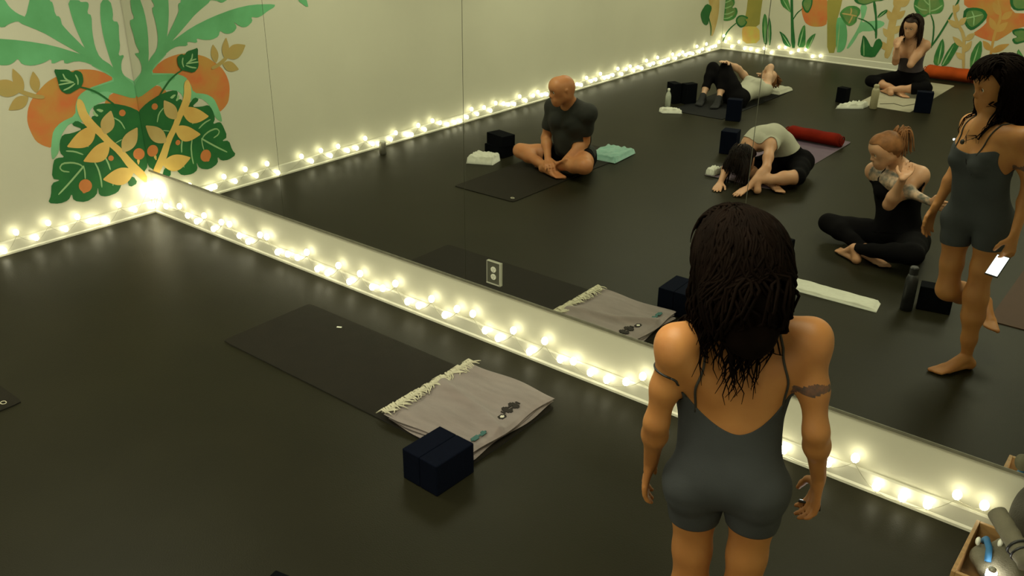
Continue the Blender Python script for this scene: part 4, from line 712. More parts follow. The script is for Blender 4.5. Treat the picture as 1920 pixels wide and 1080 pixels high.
# ------------------------------------------------------------------ people: one continuous surface per body
def unit(v): v = np.asarray(v, float); return v / (np.linalg.norm(v) + 1e-12)
class Prim:
    __slots__ = ('a', 'b', 'ra', 'rb', 'lab', 'n', 's', 'grp')
    def __init__(s, a, b, ra, rb, lab, n=None, f=1.0, grp=0):
        s.a = np.asarray(a, float); s.b = np.asarray(b, float); s.ra = ra; s.rb = rb; s.lab = lab; s.n = None if n is None else unit(n); s.s = f; s.grp = grp
    def dist(s, P):
        q = P - s.a; ab = s.b - s.a
        if s.n is not None:
            k = 1 / s.s - 1; q = q + s.n * (q @ s.n)[..., None] * k; ab = ab + s.n * (ab @ s.n) * k
        L = ab @ ab
        t = np.clip((q @ ab) / L, 0, 1) if L > 1e-10 else np.zeros(q.shape[:-1])
        d = np.linalg.norm(q - t[..., None] * ab, axis=-1) - (s.ra + (s.rb - s.ra) * t)
        return d * (1.0 if s.n is None else (0.5 + 0.5 * min(1, s.s)))
def field_at(prims, P, k=0.012):
    acc = np.zeros(len(P))
    for p in prims: acc += np.exp(np.clip(-p.dist(P) / k, -60, 60))
    return -k * np.log(acc + 1e-30)
def implicit_mesh(prims, h, ks=(0.013, 0.003), sockets=()):
    """smooth union of all primitives on a grid, turned into a closed quad surface (surface nets)"""
    ext = np.array([[*(np.minimum(p.a, p.b) - max(p.ra, p.rb) * max(1, p.s)), *(np.maximum(p.a, p.b) + max(p.ra, p.rb) * max(1, p.s))] for p in prims])
    lo = ext[:, :3].min(0) - 4 * h; hi = ext[:, 3:].max(0) + 4 * h
    n = np.ceil((hi - lo) / h).astype(int) + 1
    ax = [lo[i] + h * np.arange(n[i]) for i in range(3)]
    groups = sorted(set(p.grp for p in prims)); F = None
    for g in groups:
        k = ks[g]; acc = np.zeros(n, np.float32)
        for p in [q for q in prims if q.grp == g]:
            m = k * 8 + 2 * h; r = max(p.ra, p.rb) * max(1, p.s)
            l = np.maximum(0, ((np.minimum(p.a, p.b) - r - m - lo) / h).astype(int)); u = np.minimum(n, ((np.maximum(p.a, p.b) + r + m - lo) / h).astype(int) + 2)
            G = np.stack(np.meshgrid(ax[0][l[0]:u[0]], ax[1][l[1]:u[1]], ax[2][l[2]:u[2]], indexing='ij'), -1)
            acc[l[0]:u[0], l[1]:u[1], l[2]:u[2]] += np.exp(np.clip(-p.dist(G) / k, -60, 40)).astype(np.float32)
        f = -k * np.log(acc + 1e-8)
        if F is None: F = f
        else:
            kk = 0.004; hh = np.clip(0.5 + 0.5 * (F - f) / kk, 0, 1); F = F * (1 - hh) + f * hh - kk * hh * (1 - hh)
    for c, r in sockets:
        m = r + 0.01; l = np.maximum(0, ((c - m - lo) / h).astype(int)); u = np.minimum(n, ((c + m - lo) / h).astype(int) + 2)
        G = np.stack(np.meshgrid(ax[0][l[0]:u[0]], ax[1][l[1]:u[1]], ax[2][l[2]:u[2]], indexing='ij'), -1)
        d = r - np.linalg.norm(G - c, axis=-1); S = F[l[0]:u[0], l[1]:u[1], l[2]:u[2]]; kk = 0.004
        hh = np.clip(0.5 - 0.5 * (S - d) / kk, 0, 1); F[l[0]:u[0], l[1]:u[1], l[2]:u[2]] = S * (1 - hh) + d * hh + kk * hh * (1 - hh)
    ins = F < 0
    c = np.zeros(tuple(n - 1), np.int8)
    for dx in (0, 1):
        for dy in (0, 1):
            for dz in (0, 1): c += ins[dx:n[0] - 1 + dx, dy:n[1] - 1 + dy, dz:n[2] - 1 + dz]
    act = (c > 0) & (c < 8); idx = -np.ones(act.shape, np.int64); I = np.argwhere(act); idx[act] = np.arange(len(I))
    acc = np.zeros((len(I), 3)); cnt = np.zeros(len(I))
    corners = [(dx, dy, dz) for dx in (0, 1) for dy in (0, 1) for dz in (0, 1)]
    for a in corners:
        for ax_ in range(3):
            if a[ax_]: continue
            b = list(a); b[ax_] = 1
            fa = F[I[:, 0] + a[0], I[:, 1] + a[1], I[:, 2] + a[2]]; fb = F[I[:, 0] + b[0], I[:, 1] + b[1], I[:, 2] + b[2]]
            m = (fa < 0) != (fb < 0); t = np.where(m, fa / np.where(m, fa - fb, 1), 0)
            p = np.tile(np.array(a, float), (len(I), 1)); p[:, ax_] += t
            acc += p * m[:, None]; cnt += m
    V = lo + h * (I + acc / cnt[:, None]); Q = []
    for ax_ in range(3):
        sl = [slice(1, -1)] * 3; A = ins[1:-1, 1:-1, 1:-1]
        sh = [slice(1, -1)] * 3; sh[ax_] = slice(2, None); B = ins[tuple(sh)]
        for sgn in (0, 1):
            E = np.argwhere((A != B) & (A == (sgn == 0))) + 1
            o1, o2 = [(1, 2), (2, 0), (0, 1)][ax_]
            def sub(d1, d2):
                e = E.copy(); e[:, o1] -= d1; e[:, o2] -= d2; return idx[e[:, 0], e[:, 1], e[:, 2]]
            q = np.stack([sub(1, 1), sub(0, 1), sub(0, 0), sub(1, 0)], 1)
            Q.append(q if sgn == 0 else q[:, ::-1])
    return V, np.vstack(Q)
def vnormals(V, Q):
    T = np.vstack([Q[:, [0, 1, 2]], Q[:, [0, 2, 3]]]) if Q.shape[1] == 4 else Q
    fn = np.cross(V[T[:, 1]] - V[T[:, 0]], V[T[:, 2]] - V[T[:, 0]]); N = np.zeros_like(V)
    for i in range(3): np.add.at(N, T[:, i], fn)
    return N / (np.linalg.norm(N, axis=1)[:, None] + 1e-12)
def clip_mesh(V, Q, g):
    """the part of a surface where g > 0, cut cleanly along g = 0"""
    T = np.vstack([Q[:, [0, 1, 2]], Q[:, [0, 2, 3]]]); s = g[T] > 0; k = s.sum(1)
    NV = [V]; faces = [T[k == 3]]; base_ = len(V)
    for want, inside in ((1, True), (2, False)):
        t = T[k == want]; ss = s[k == want]
        if not len(t): continue
        piv = np.argmax(ss if inside else ~ss, axis=1); r = np.arange(len(t))
        a, b, c = t[r, piv], t[r, (piv + 1) % 3], t[r, (piv + 2) % 3]
        def cut(x, y): w = g[x] / (g[x] - g[y] + 1e-12); return V[x] + (V[y] - V[x]) * np.clip(w, 0, 1)[:, None]
        P, R = cut(a, b), cut(a, c); m = len(t); NV += [P, R]; ip = base_ + np.arange(m); ir = ip + m; base_ += 2 * m
        if inside: faces.append(np.stack([a, ip, ir], 1))
        else: faces += [np.stack([ip, b, c], 1), np.stack([ip, c, ir], 1)]
    V2 = np.vstack(NV); F = np.vstack(faces)
    key = np.round(V2 / 1e-5).astype(np.int64); _, first, inv = np.unique(key, axis=0, return_index=True, return_inverse=True)
    inv = inv.ravel(); F = inv[F]; V2 = V2[first]; F = F[(F[:, 0] != F[:, 1]) & (F[:, 1] != F[:, 2]) & (F[:, 0] != F[:, 2])]
    used, inv2 = np.unique(F, return_inverse=True); return V2[used], inv2.reshape(F.shape)
def shell(V, F, N_of, t_out, t_rim=0.004):
    """offset surface with the hem turned in"""
    N = vnormals(V, F); Vo = V + N * t_out; Vi = V + N * (t_out - t_rim)
    E = np.vstack([F[:, [0, 1]], F[:, [1, 2]], F[:, [2, 0]]]); S = np.sort(E, 1)
    _, i0, c = np.unique(S, axis=0, return_index=True, return_counts=True); be = E[i0[c == 1]]; n = len(V)
    F2 = np.vstack([F, np.stack([be[:, 1], be[:, 0], be[:, 0] + n], 1), np.stack([be[:, 1], be[:, 0] + n, be[:, 1] + n], 1)])
    VV = np.vstack([Vo, Vi]); used, inv = np.unique(F2, return_inverse=True)
    return VV[used], inv.reshape(F2.shape)

def hand_prims(w, tip, palm_n, k, lab, thumb_side, curl=0.5, spread=1.0):
    d = unit(tip - w); n = unit(palm_n - d * (palm_n @ d)); s = np.cross(d, n) * thumb_side; out = []
    L = np.linalg.norm(tip - w); pl = 0.50 * L
    for q in (-0.026, -0.009, 0.009, 0.026):
        out.append(Prim(w + s * q * 0.55 * k, w + d * pl + s * q * k, 0.0135 * k, 0.0115 * k, lab, n, 0.75, 1))
    out.append(Prim(w - d * 0.02 * k, w + d * 0.02 * k, 0.023 * k, 0.021 * k, lab, n, 0.8, 1))
    for q, fl_, r in ((0.030, 0.90, .0088), (0.010, 1.0, .0092), (-0.010, 0.94, .0088), (-0.029, 0.74, .0078)):
        p = w + d * pl * (0.98 if abs(q) < .02 else .93) + s * q * k; ln = 0.5 * L * fl_ * 1.02; a = 0.25 * curl
        dd = unit(d + s * q * 3.0 * spread)
        for seg, fr in ((0, .45), (1, .32), (2, .23)):
            a2 = a + seg * curl * 0.55; v = dd * math.cos(a2) + n * math.sin(a2); e = p + v * ln * fr
            out.append(Prim(p, e, (r - .0006 * seg) * k, (r - .0006 * (seg + 1)) * k, lab, None, 1, 1)); p = e
    p = w + d * 0.018 * k + s * 0.022 * k
    v = unit(d * 0.62 + s * 0.75 + n * 0.35); e = p + v * 0.036 * k; out.append(Prim(p, e, .0135 * k, .0105 * k, lab, None, 1, 1))
    v = unit(d * 0.86 + s * 0.38 + n * 0.35); e2 = e + v * 0.028 * k; out.append(Prim(e, e2, .0105 * k, .0092 * k, lab, None, 1, 1))
    v = unit(d * 0.95 + s * 0.12 + n * 0.4); out.append(Prim(e2, e2 + v * 0.022 * k, .0092 * k, .0078 * k, lab, None, 1, 1))
    return out
def foot_prims(a, t, k, lab, side, plant=True):
    """a = ankle, t = toe end; side +1 when the big toe lies on the right of the pointing direction"""
    d = unit(t - a); up_ = np.array([0, 0, 1.0]); flat = d.copy()
    if plant: flat[2] = 0; flat = unit(flat)
    up_ = unit(up_ - flat * (up_ @ flat)) if abs(flat[2]) < .95 else unit(np.cross(flat, [1, 0, 0.1]))
    s = np.cross(flat, up_) * side; o = []
    if plant: zb = 0.0; heel = np.array([*(a - flat * 0.035 * k)[:2], 0.030 * k + min(a[2], t[2], 0.0) * 0 + GROUND[0]]); toe = np.array([*t[:2], 0.018 * k + GROUND[0]])
    else: heel = a - flat * 0.045 * k - up_ * 0.035 * k; toe = t
    ball = heel + (toe - heel) * 0.66
    o.append(Prim(heel, heel, .031 * k, .031 * k, lab, None, 1, 1)); o.append(Prim(a, heel, .032 * k, .030 * k, lab, None, 1, 1))
    o.append(Prim(a + flat * .01, ball + s * .010 * k, .033 * k, .019 * k, lab, None, 1, 1)); o.append(Prim(a, ball - s * .022 * k, .028 * k, .016 * k, lab, None, 1, 1))
    o.append(Prim(heel, ball + s * .018 * k, .026 * k, .020 * k, lab, None, 1, 1)); o.append(Prim(heel, ball - s * .024 * k, .024 * k, .016 * k, lab, None, 1, 1))
    Lt = np.linalg.norm(toe - ball)
    for q, f_, r in ((.028, 1.0, .0125), (.010, .93, .0088), (-.006, .86, .0084), (-.020, .76, .008), (-.033, .64, .0075)):
        st = ball + s * q * .9 * k; e = ball + s * q * k + unit(toe - ball) * Lt * f_; e[2] = e[2] - 0.006 * k if plant else e[2]
        o.append(Prim(st, e, (r + .002) * k, r * k, lab, None, 1, 1))
    return o
GROUND = [0.0]; TC = .30
def build_body(J, H, man=False, face=(0, 1, 0), headup=(0, 0, 1), fat=1.0, mid=None, palms=None, curl=(0.5, 0.5), plantL=True, plantR=True, fold=None, footside=None, arm=1.0, hip=1.0):
    k = H / 1.65; j = {a: np.array(b, float) for a, b in J.items()}; P = []
    A = lambda a, b, ra, rb, lab, n=None, f=1.0, grp=0: P.append(Prim(a, b, ra * k, rb * k, lab, n, f, grp))
    rc = unit(j['sR'] - j['sL']); rp = unit(j['pR'] - j['pL']); pel, neck = j['pelvis'], j['neck']
    spine_up = unit(neck - pel); fc = unit(np.cross(spine_up, rc)); fp = unit(np.cross(unit((mid if mid is not None else neck) - pel), rp))
    m = mid if mid is not None else pel + (neck - pel) * 0.5 + (fc * 0.012)
    def sp(t): return (1 - t) ** 2 * pel + 2 * t * (1 - t) * (m * 2 - 0.5 * (pel + neck)) + t * t * neck
    def rl(t): return unit(rp * (1 - t) + rc * t)
    def fo(t): return unit(fp * (1 - t) + fc * t)
    W = (0.070 * hip, 0.052, 0.058, 0.070, 0.082) if not man else (0.055, 0.062, 0.072, 0.090, 0.100)
    R = (0.098, 0.078, 0.083, 0.083, 0.062) if not man else (0.092, 0.092, 0.096, 0.098, 0.070)
    T = (0.06, 0.34, 0.56, 0.74, 0.90)
    for s in (-1, 1):
        pts = [sp(T[i]) + rl(T[i]) * s * W[i] * k * fat for i in range(5)]
        for i in range(4): A(pts[i], pts[i + 1], R[i] * fat, R[i + 1] * fat, 'torso%d' % i, fo(T[i]), 0.90)
    A(sp(0.06), sp(0.34), .085 * fat, .075 * fat, 'torso0'); A(sp(.34), sp(.74), .078 * fat, .085 * fat, 'torso1'); A(sp(.74), sp(.92), .08, .055, 'torso3')
    sh = (j['sL'], j['sR'])
    for s, S in ((-1, sh[0]), (1, sh[1])):
        A(sp(.90) + rc * s * .03 * k, S, .050 if not man else .056, (.046 if not man else .050) * arm, 'shoulder', None, 1)
        A(sp(1.0) + spine_up * .012 * k, S + spine_up * .004 * k, .036 if not man else .042, (.038 if not man else .044) * arm, 'trap')
        A(sp(.66) + rc * s * .07 * k - fc * .03 * k, S - fc * .015 * k - spine_up * .03 * k, .062, .040, 'lat')
    if not man:
        for s in (-1, 1): A(sp(.70) + rc * s * .068 * k + fc * .055 * k, sp(.66) + rc * s * .072 * k + fc * .074 * k, .056, .048, 'bust')
    else:
        for s in (-1, 1): A(sp(.76) + rc * s * .07 * k + fc * .055 * k, sp(.70) + rc * s * .09 * k + fc * .055 * k, .062, .05, 'bust')
        A(sp(.25) + fo(.25) * .03 * k, sp(.45) + fo(.4) * .03 * k, .095, .09, 'torso1')
    for s, hp in ((-1, j['pL']), (1, j['pR'])):
        A(hp - fp * .045 * k + rp * s * .012 * k, hp - fp * .040 * k + rp * s * .012 * k - unit(neck - pel) * .02 * k, .088 * hip if not man else .080, .084 * hip, 'glute')
        A(hp + rp * s * .02 * k, pel + rp * s * .05 * k + unit((mid if mid is not None else neck) - pel) * .05 * k, .086 * fat * hip, .080 * fat, 'torso0')
    # neck, head
    hc = j['head']; hu = unit(headup); hf = unit(np.array(face, float)); hf = unit(hf - hu * (hf @ hu)); hr = np.cross(hf, hu)
    nb = .046 if not man else .056
    A(sp(1.0), hc - hu * .05 * k - hf * .022 * k, nb * 1.08, nb, 'neck')
    h_ = lambda f_, u_, r_=0.0: hc + (hf * f_ + hu * u_ + hr * r_) * k
    A(h_(-.022, .028), h_(.022, .036), .078, .070, 'head', hr, .93); A(h_(.030, .040, -.012), h_(.030, .040, .012), .058, .058, 'head')
    A(h_(-.040, .005), h_(.0, .0), .064, .06, 'head', hr, .93)
    for s in (-1, 1):
        A(h_(.005, -.040, s * .040), h_(.060, -.086, s * .014), .026, .018, 'head'); A(h_(.045, -.004, s * .034), h_(.058, -.050, s * .018), .026, .026, 'head')
        A(h_(.072, .028, s * .036), h_(.084, .030, s * .012), .010, .010, 'brow', None, 1, 1)
        A(h_(-.004, .012, s * .073), h_(-.012, -.014, s * .070), .0105, .007, 'ear', None, 1, 1); A(h_(-.014, .014, s * .076), h_(-.016, -.004, s * .075), .008, .006, 'ear', None, 1, 1)
        A(h_(.096, -.024, s * .011), h_(.092, -.022, s * .012), .0075, .007, 'nose', None, 1, 1)
    A(h_(.064, -.088), h_(.072, -.086), .017, .014, 'head'); A(h_(.052, -.040), h_(.064, -.052), .036, .030, 'head')
    A(h_(.084, .016), h_(.104, -.018), .0075, .0105, 'nose', None, 1, 1); A(h_(.096, -.024), h_(.098, -.022), .010, .010, 'nose', None, 1, 1)
    for s in (-1, 1):
        A(h_(.094, -.046, 0), h_(.084, -.050, s * .020), .0055, .0035, 'lips', None, 1, 1); A(h_(.092, -.056, 0), h_(.083, -.053, s * .018), .0062, .0035, 'lips', None, 1, 1)
    sockets = [(h_(.092, .010, s * .031), .0145 * k) for s in (-1, 1)]
    eyes = [(h_(.076, .009, s * .031), .0118 * k, hf) for s in (-1, 1)]
    # arms
    for s, c in ((-1, 'L'), (1, 'R')):
        S, E, Wr, Tp = j['s' + c], j['e' + c], j['w' + c], j['h' + c]; g = arm if not man else 1.10 * arm
        cut = S + (E - S) * .55
        A(S, S, .047 * g, .047 * g, 'shoulder'); A(S, cut, .044 * g, .040 * g, 'sleeve' + c); A(cut, E, .040 * g, .033 * g, 'uparm' + c)
        fm = E + (Wr - E) * .28; A(E, fm, .032 * g, .0345 * g, 'forearm' + c); A(fm, Wr, .0345 * g, .0235 * g, 'forearm' + c)
        pn = (palms or {}).get(c, rc * -s); P += hand_prims(Wr, Tp, np.array(pn, float), k * (1.0 if not man else 1.1), 'hand' + c, 1 if s > 0 else -1, curl[0 if s < 0 else 1])
    if palms and 'flip' in palms: pass
    # legs
    for s, c in ((-1, 'L'), (1, 'R')):
        hp, K, An, To = j['p' + c], j['k' + c], j['a' + c], j['t' + c]; g = fat * hip if not man else 1.0
        c1 = hp + (K - hp) * TC; c2 = hp + (K - hp) * .62
        A(hp, c1, .088 * g, .086 * g, 'thighA' + c); A(c1, c2, .086 * g, .070 * g, 'thighB' + c); A(c2, K, .070 * g, .054, 'thighC' + c)
        kb = unit(np.cross(np.cross(K - hp, An - K), An - K)) if np.linalg.norm(np.cross(unit(K - hp), unit(An - K))) > .1 else -fp
        kb = kb if kb @ (hp - K) > 0 or np.linalg.norm(np.cross(unit(K - hp), unit(An - K))) <= .1 else -kb
        m1 = K + (An - K) * .10; m2 = K + (An - K) * .34; m3 = K + (An - K) * .70
        A(K, m1, .052, .050, 'shinA' + c); A(m1, m2, .047, .050, 'shinA' + c); A(m1 + kb * .012 * k, m2 + kb * .016 * k, .038, .044, 'shinA' + c)
        A(m2, m3, .050, .035, 'shinB' + c); A(m3, An, .035, .0275, 'shinC' + c)
        P += foot_prims(An, To, k * (1.0 if not man else 1.1), 'foot' + c, (footside or {}).get(c, 1 if c == 'L' else -1), plantL if c == 'L' else plantR)
    return P, sockets, eyes, dict(sp=sp, rc=rc, fc=fc, fp=fp, rp=rp, k=k, pel=pel, neck=neck, hc=hc, hf=hf, hu=hu, hr=hr, j=j, h_=h_)
def lab_dist(P, V, test):
    d = np.full(len(V), 9.0)
    for p in P:
        if test(p.lab): d = np.minimum(d, p.dist(V))
    return d
def spine_t(fr, V):
    ts = np.linspace(-.15, 1.15, 66); S = np.array([fr['sp'](t) for t in ts]); TG = np.gradient(S, ts, axis=0); out = np.zeros(len(V))
    for i in range(0, len(V), 20000):
        k_ = np.argmin(((V[i:i + 20000, None] - S[None]) ** 2).sum(-1), axis=1); D_ = TG[k_]; out[i:i + 20000] = ts[k_] + np.clip(((V[i:i + 20000] - S[k_]) * D_).sum(1) / (D_ * D_).sum(1), -.012, .012)
    return out
def person(root_loc, label, body, h, skin_mat, garments, hair=None, inked=(), group=None, extra=None, inkfn=None):
    P, sockets, eyes, fr = body
    t = empty('person', root_loc); tag(t, label, 'person', group); R0 = np.array(root_loc, float)
    V, Q = implicit_mesh(P, h, sockets=sockets)
    # keep everything at or above the floor
    V[:, 2] = np.maximum(V[:, 2], GROUND[0] + 0.0008)
    for _ in range(2):
        acc = np.zeros_like(V); cnt = np.zeros(len(V))
        for a, b in ((0, 1), (1, 2), (2, 3), (3, 0)):
            np.add.at(acc, Q[:, a], V[Q[:, b]]); np.add.at(cnt, Q[:, a], 1); np.add.at(acc, Q[:, b], V[Q[:, a]]); np.add.at(cnt, Q[:, b], 1)
        V = V * .6 + acc / cnt[:, None] * .4
    C = V[Q].mean(1); midx = np.zeros(len(Q), np.int32)
    dl = lab_dist(P, C, lambda l: l == 'lips'); do = lab_dist(P, C, lambda l: l in ('head', 'nose')); midx[dl < np.minimum(do, .003)] = 1
    mats = [skin_mat, M['lips']]
    if inked:
        di = lab_dist(P, C, lambda l: l in inked); dn = lab_dist(P, C, lambda l: l not in inked); midx[(di < dn) & (midx == 0)] = 2; mats.append(M['tattoo'])
    if inkfn is not None: mats.append(M['tattoo_dark']); midx[inkfn(C, fr) & (midx == 0)] = len(mats) - 1
    b = fast_mesh('body', V - R0, Q, mats, t, True, midx)
    for name, fn, mt, off in garments:
        g = fn(P, V, fr); Vc, Fc = clip_mesh(V, Q, g); Vs, Fs = shell(Vc, Fc, None, off)
        Vs[:, 2] = np.maximum(Vs[:, 2], GROUND[0] + 0.0004)
        fast_mesh(name, Vs - R0, Fs, [mt], t, True)
    import bmesh
    for c, r, f in eyes:
        bm = bmesh.new(); bmesh.ops.create_uvsphere(bm, u_segments=16, v_segments=10, radius=r)
        me = bpy.data.meshes.new('eye'); bm.to_mesh(me); bm.free(); me.materials.append(M['eye']); me.materials.append(M['iris'])
        for p in me.polygons:
            p.use_smooth = True
            if p.center.normalized().z > .86: p.material_index = 1
        o = bpy.data.objects.new('eye', me); COL.objects.link(o); o.parent = t; o.location = Vector(c - R0); o.rotation_euler = Vector(f).to_track_quat('Z', 'Y').to_euler()
    if hair: hair(t, R0, P, fr)
    if extra: extra(t, R0, P, fr, V)
    return t
def push_out(P, pts, m):
    pts = np.array(pts); n = len(pts)
    for it in range(3):
        f = field_at(P, pts); e = 1e-3
        G = np.stack([field_at(P, pts + np.eye(3)[i] * e) - f for i in range(3)], 1) / e
        pts = pts + G / (np.linalg.norm(G, axis=1)[:, None] + 1e-9) * np.maximum(0, m - f)[:, None]
    return pts
def make_hair(t, R0, P, fr, mt, n, length, spread=0.0, wave=0.01, wfreq=30, down=(0, 0, -1), backbias=0.3, r=0.0055, seed=1, fringe=0.0, cap=0.012, part_side=0.0, face_open=0.52, seg=11, cap_low=-.075, vol=.0, name='hair', taper=.0, mass=(), centre=0.0):
    """cap of hair over the skull plus tapered wavy locks that fall over head, neck and back"""
    k = fr['k']; h_ = fr['h_']; rg = np.random.default_rng(seed); hf, hu, hr = fr['hf'], fr['hu'], fr['hr']; dn = unit(down)
    HP = [p for p in P if p.lab in ('head', 'neck', 'ear')]; BP = [p for p in P if p.lab[:4] in ('tors', 'shou', 'trap', 'lat', 'bust', 'slee', 'uparm'[:4], 'neck', 'head')]
    cap_pr = [Prim(h_(-.026, .032), h_(.016, .044), (.078 + cap) * k, (.070 + cap) * k, 'cap', hr, .95), Prim(h_(-.040, .0), h_(-.03, cap_low), (.066 + cap) * k, (.046 + cap) * k, 'cap', hr, .98)]
    BP = BP + cap_pr + [Prim(a_, b_, ra_, rb_, 'cap', fr['fc'], .7) for a_, b_, ra_, rb_ in mass]
    Vc, Qc = implicit_mesh(cap_pr, 0.007 * k, ks=(.01, .003))
    L = (Vc - fr['hc']) / k; u = L @ hu; f = L @ hf
    g = -(f - (0.030 + 0.45 * np.clip(u - 0.035, -0.2, .06))) ; g = np.maximum(g, (u - 0.088) * 1.0 - .0 * f)
    Vk, Fk = clip_mesh(Vc, Qc, g); Vk, Fk = shell(Vk, Fk, None, 0.001, 0.008)
    verts = [tuple(v) for v in (Vk - R0)]; faces = [tuple(q) for q in Fk]; mb = MB(); mb.v = verts; mb.f = faces
    if mass:
        Vm, Qm = implicit_mesh([Prim(a_, b_, ra_, rb_, 'cap', fr['fc'], .7) for a_, b_, ra_, rb_ in mass], 0.009 * k, ks=(.012, .003)); mb.add([tuple(v) for v in (Vm - R0)], [tuple(q) for q in Qm])
    for i in range(n):
        az = rg.uniform(-math.pi, math.pi); el = rg.uniform(0.05, 1.45); op = face_open * 1.6
        front = abs(az) < op
        if front and el < 0.95: az = math.copysign(op + rg.uniform(0, 1.2), az); front = False
        dr = hf * math.cos(az) * math.cos(el) + hr * math.sin(az) * math.cos(el) + hu * math.sin(el)
        p0 = fr['hc'] + hu * .03 * k - hf * .012 * k + dr * (.078 + cap * .9) * k
        Ln = length * rg.uniform(.72, 1.05) * (1 + centre * max(0, -math.cos(az)) ** 3) * (1 - taper * abs(math.sin(az)) * rg.random())
        if front and rg.random() < fringe: Ln = .10 * k; outw = hf
        else:
            s_ = math.copysign(1, math.sin(az)); outw = unit(hr * math.sin(az) - hf * max(.15, math.cos(math.pi - az) if abs(az) > 1.57 else .15) - hf * backbias)
        pts = []; ph = rg.uniform(0, 6.28, 2); sp_ = spread * rg.uniform(.5, 1.2)
        side = unit(np.cross(dn, outw)); q0 = p0
        for s in range(seg):
            q = s / (seg - 1); d_ = Ln * q
            w = wave * q ** .5 * math.sin(wfreq * d_ + ph[0]); w2 = wave * q ** .5 * math.cos(wfreq * d_ * .9 + ph[1])
            o_ = (.085 * k + sp_) * (1 - math.exp(-q * Ln / (.07 * k))) * (math.sin(el) * .9 + .1) + sp_ * .5 * math.sin(q * math.pi) - vol * q
            fall = Ln * q - .05 * k * (1 - math.exp(-q * Ln / (.05 * k))) * math.sin(el)
            pts.append(p0 + dn * fall + outw * o_ + side * w + outw * w2)
        pts = push_out(BP, pts, r * rg.uniform(1.0, 3.2) + .002)
        rad = [r * (0.7 + .3 * math.sin(q / (seg - 1) * math.pi)) * (1 - .8 * (q / (seg - 1)) ** 3) for q in range(seg)]
        mb.tube([tuple(p - R0) for p in pts], rad, 5)
    return mb.obj(name, mt, t, smooth=True)
def strap_on(t, R0, P, pts, r, mt, name='shoulder_strap', m=0.003):
    pts = np.array(pts); q = []
    for i in range(len(pts) - 1):
        for s in range(8): q.append(pts[i] + (pts[i + 1] - pts[i]) * s / 8)
    q.append(pts[-1]); q = push_out([p for p in P if p.lab[:4] not in ('hand', 'fore')], q, m)
    # pull in points that hang off the surface
    for _ in range(4):
        f = field_at(P, q); e = 1e-3; G = np.stack([field_at(P, q + np.eye(3)[i] * e) - f for i in range(3)], 1) / e
        q = q - G / (np.linalg.norm(G, axis=1)[:, None] + 1e-9) * np.clip(f - m, 0, .05)[:, None] * .9
    return MB().tube([tuple(p - R0) for p in q], r, 6).obj(name, mt, t, smooth=True)

def is_torso(l): return l[:5] == 'torso' or l in ('glute', 'bust', 'lat')
def sstep(x, a, b): q = np.clip((x - a) / (b - a), 0, 1); return q * q * (3 - 2 * q)

# --- the walking woman in the grey romper
J = POSES['teacher']
J['aL'][2] = 0.27
for q_ in ('pL', 'pR', 'pelvis'): J[q_][0] += 0.012
GROUND[0] = 0.0
TC = .25
bodyT = build_body(J, 1.60, face=(-0.68, 0.56, -0.42), headup=(-0.20, 0.18, 1.0), fat=1.0, hip=.76, arm=.88, plantL=False, palms=dict(L=(0.55, 0.30, 0), R=(-0.5, -0.4, 0)), curl=(0.7, 0.9))
def romper(P, V, fr):
    a = lab_dist(P, V, lambda l: is_torso(l) or l[:6] == 'thighA')
    b = lab_dist(P, V, lambda l: l[:6] == 'thighB' or l[:6] == 'thighC' or l[:6] in ('sleeve', 'uparmL'[:6], 'uparmR'[:6], 'forear') or l in ('shoulder', 'trap') or l[:4] == 'hand')
    t = spine_t(fr, V); c = V - np.array([fr['sp'](x) for x in (0.5,)])[0]; lat = c @ fr['rc']; fd = (V - fr['sp'](.6)) @ fr['fc']
    back = 0.385 + 3.4 * np.abs(lat) ** 1.75 * 2.2; front = .80 - .04 * np.cos(lat / .09 * 1.6)
    lim = back + (front - back) * sstep(fd, -.035, .045)
    return np.minimum(np.minimum(b - a + .004, (lim - t) * .5), .150 - np.abs(lat) + .5 * np.clip(.45 - t, 0, 1))
def hairT(t, R0, P, fr):
    h_ = fr['h_']; z = np.array([0, 0, 1.0])
    make_hair(t, R0, P, fr, M['hair_black'], 900, 0.385, spread=.010, wave=.014, wfreq=42, backbias=.8, r=.0052, seed=5, fringe=.8, cap=.022, face_open=.72, seg=15, vol=.02, taper=.75, centre=.22,
              mass=[(h_(-.06, .01), h_(-.085, -.09), .085, .092), (h_(-.085, -.09), h_(-.10, -.17), .092, .062)])
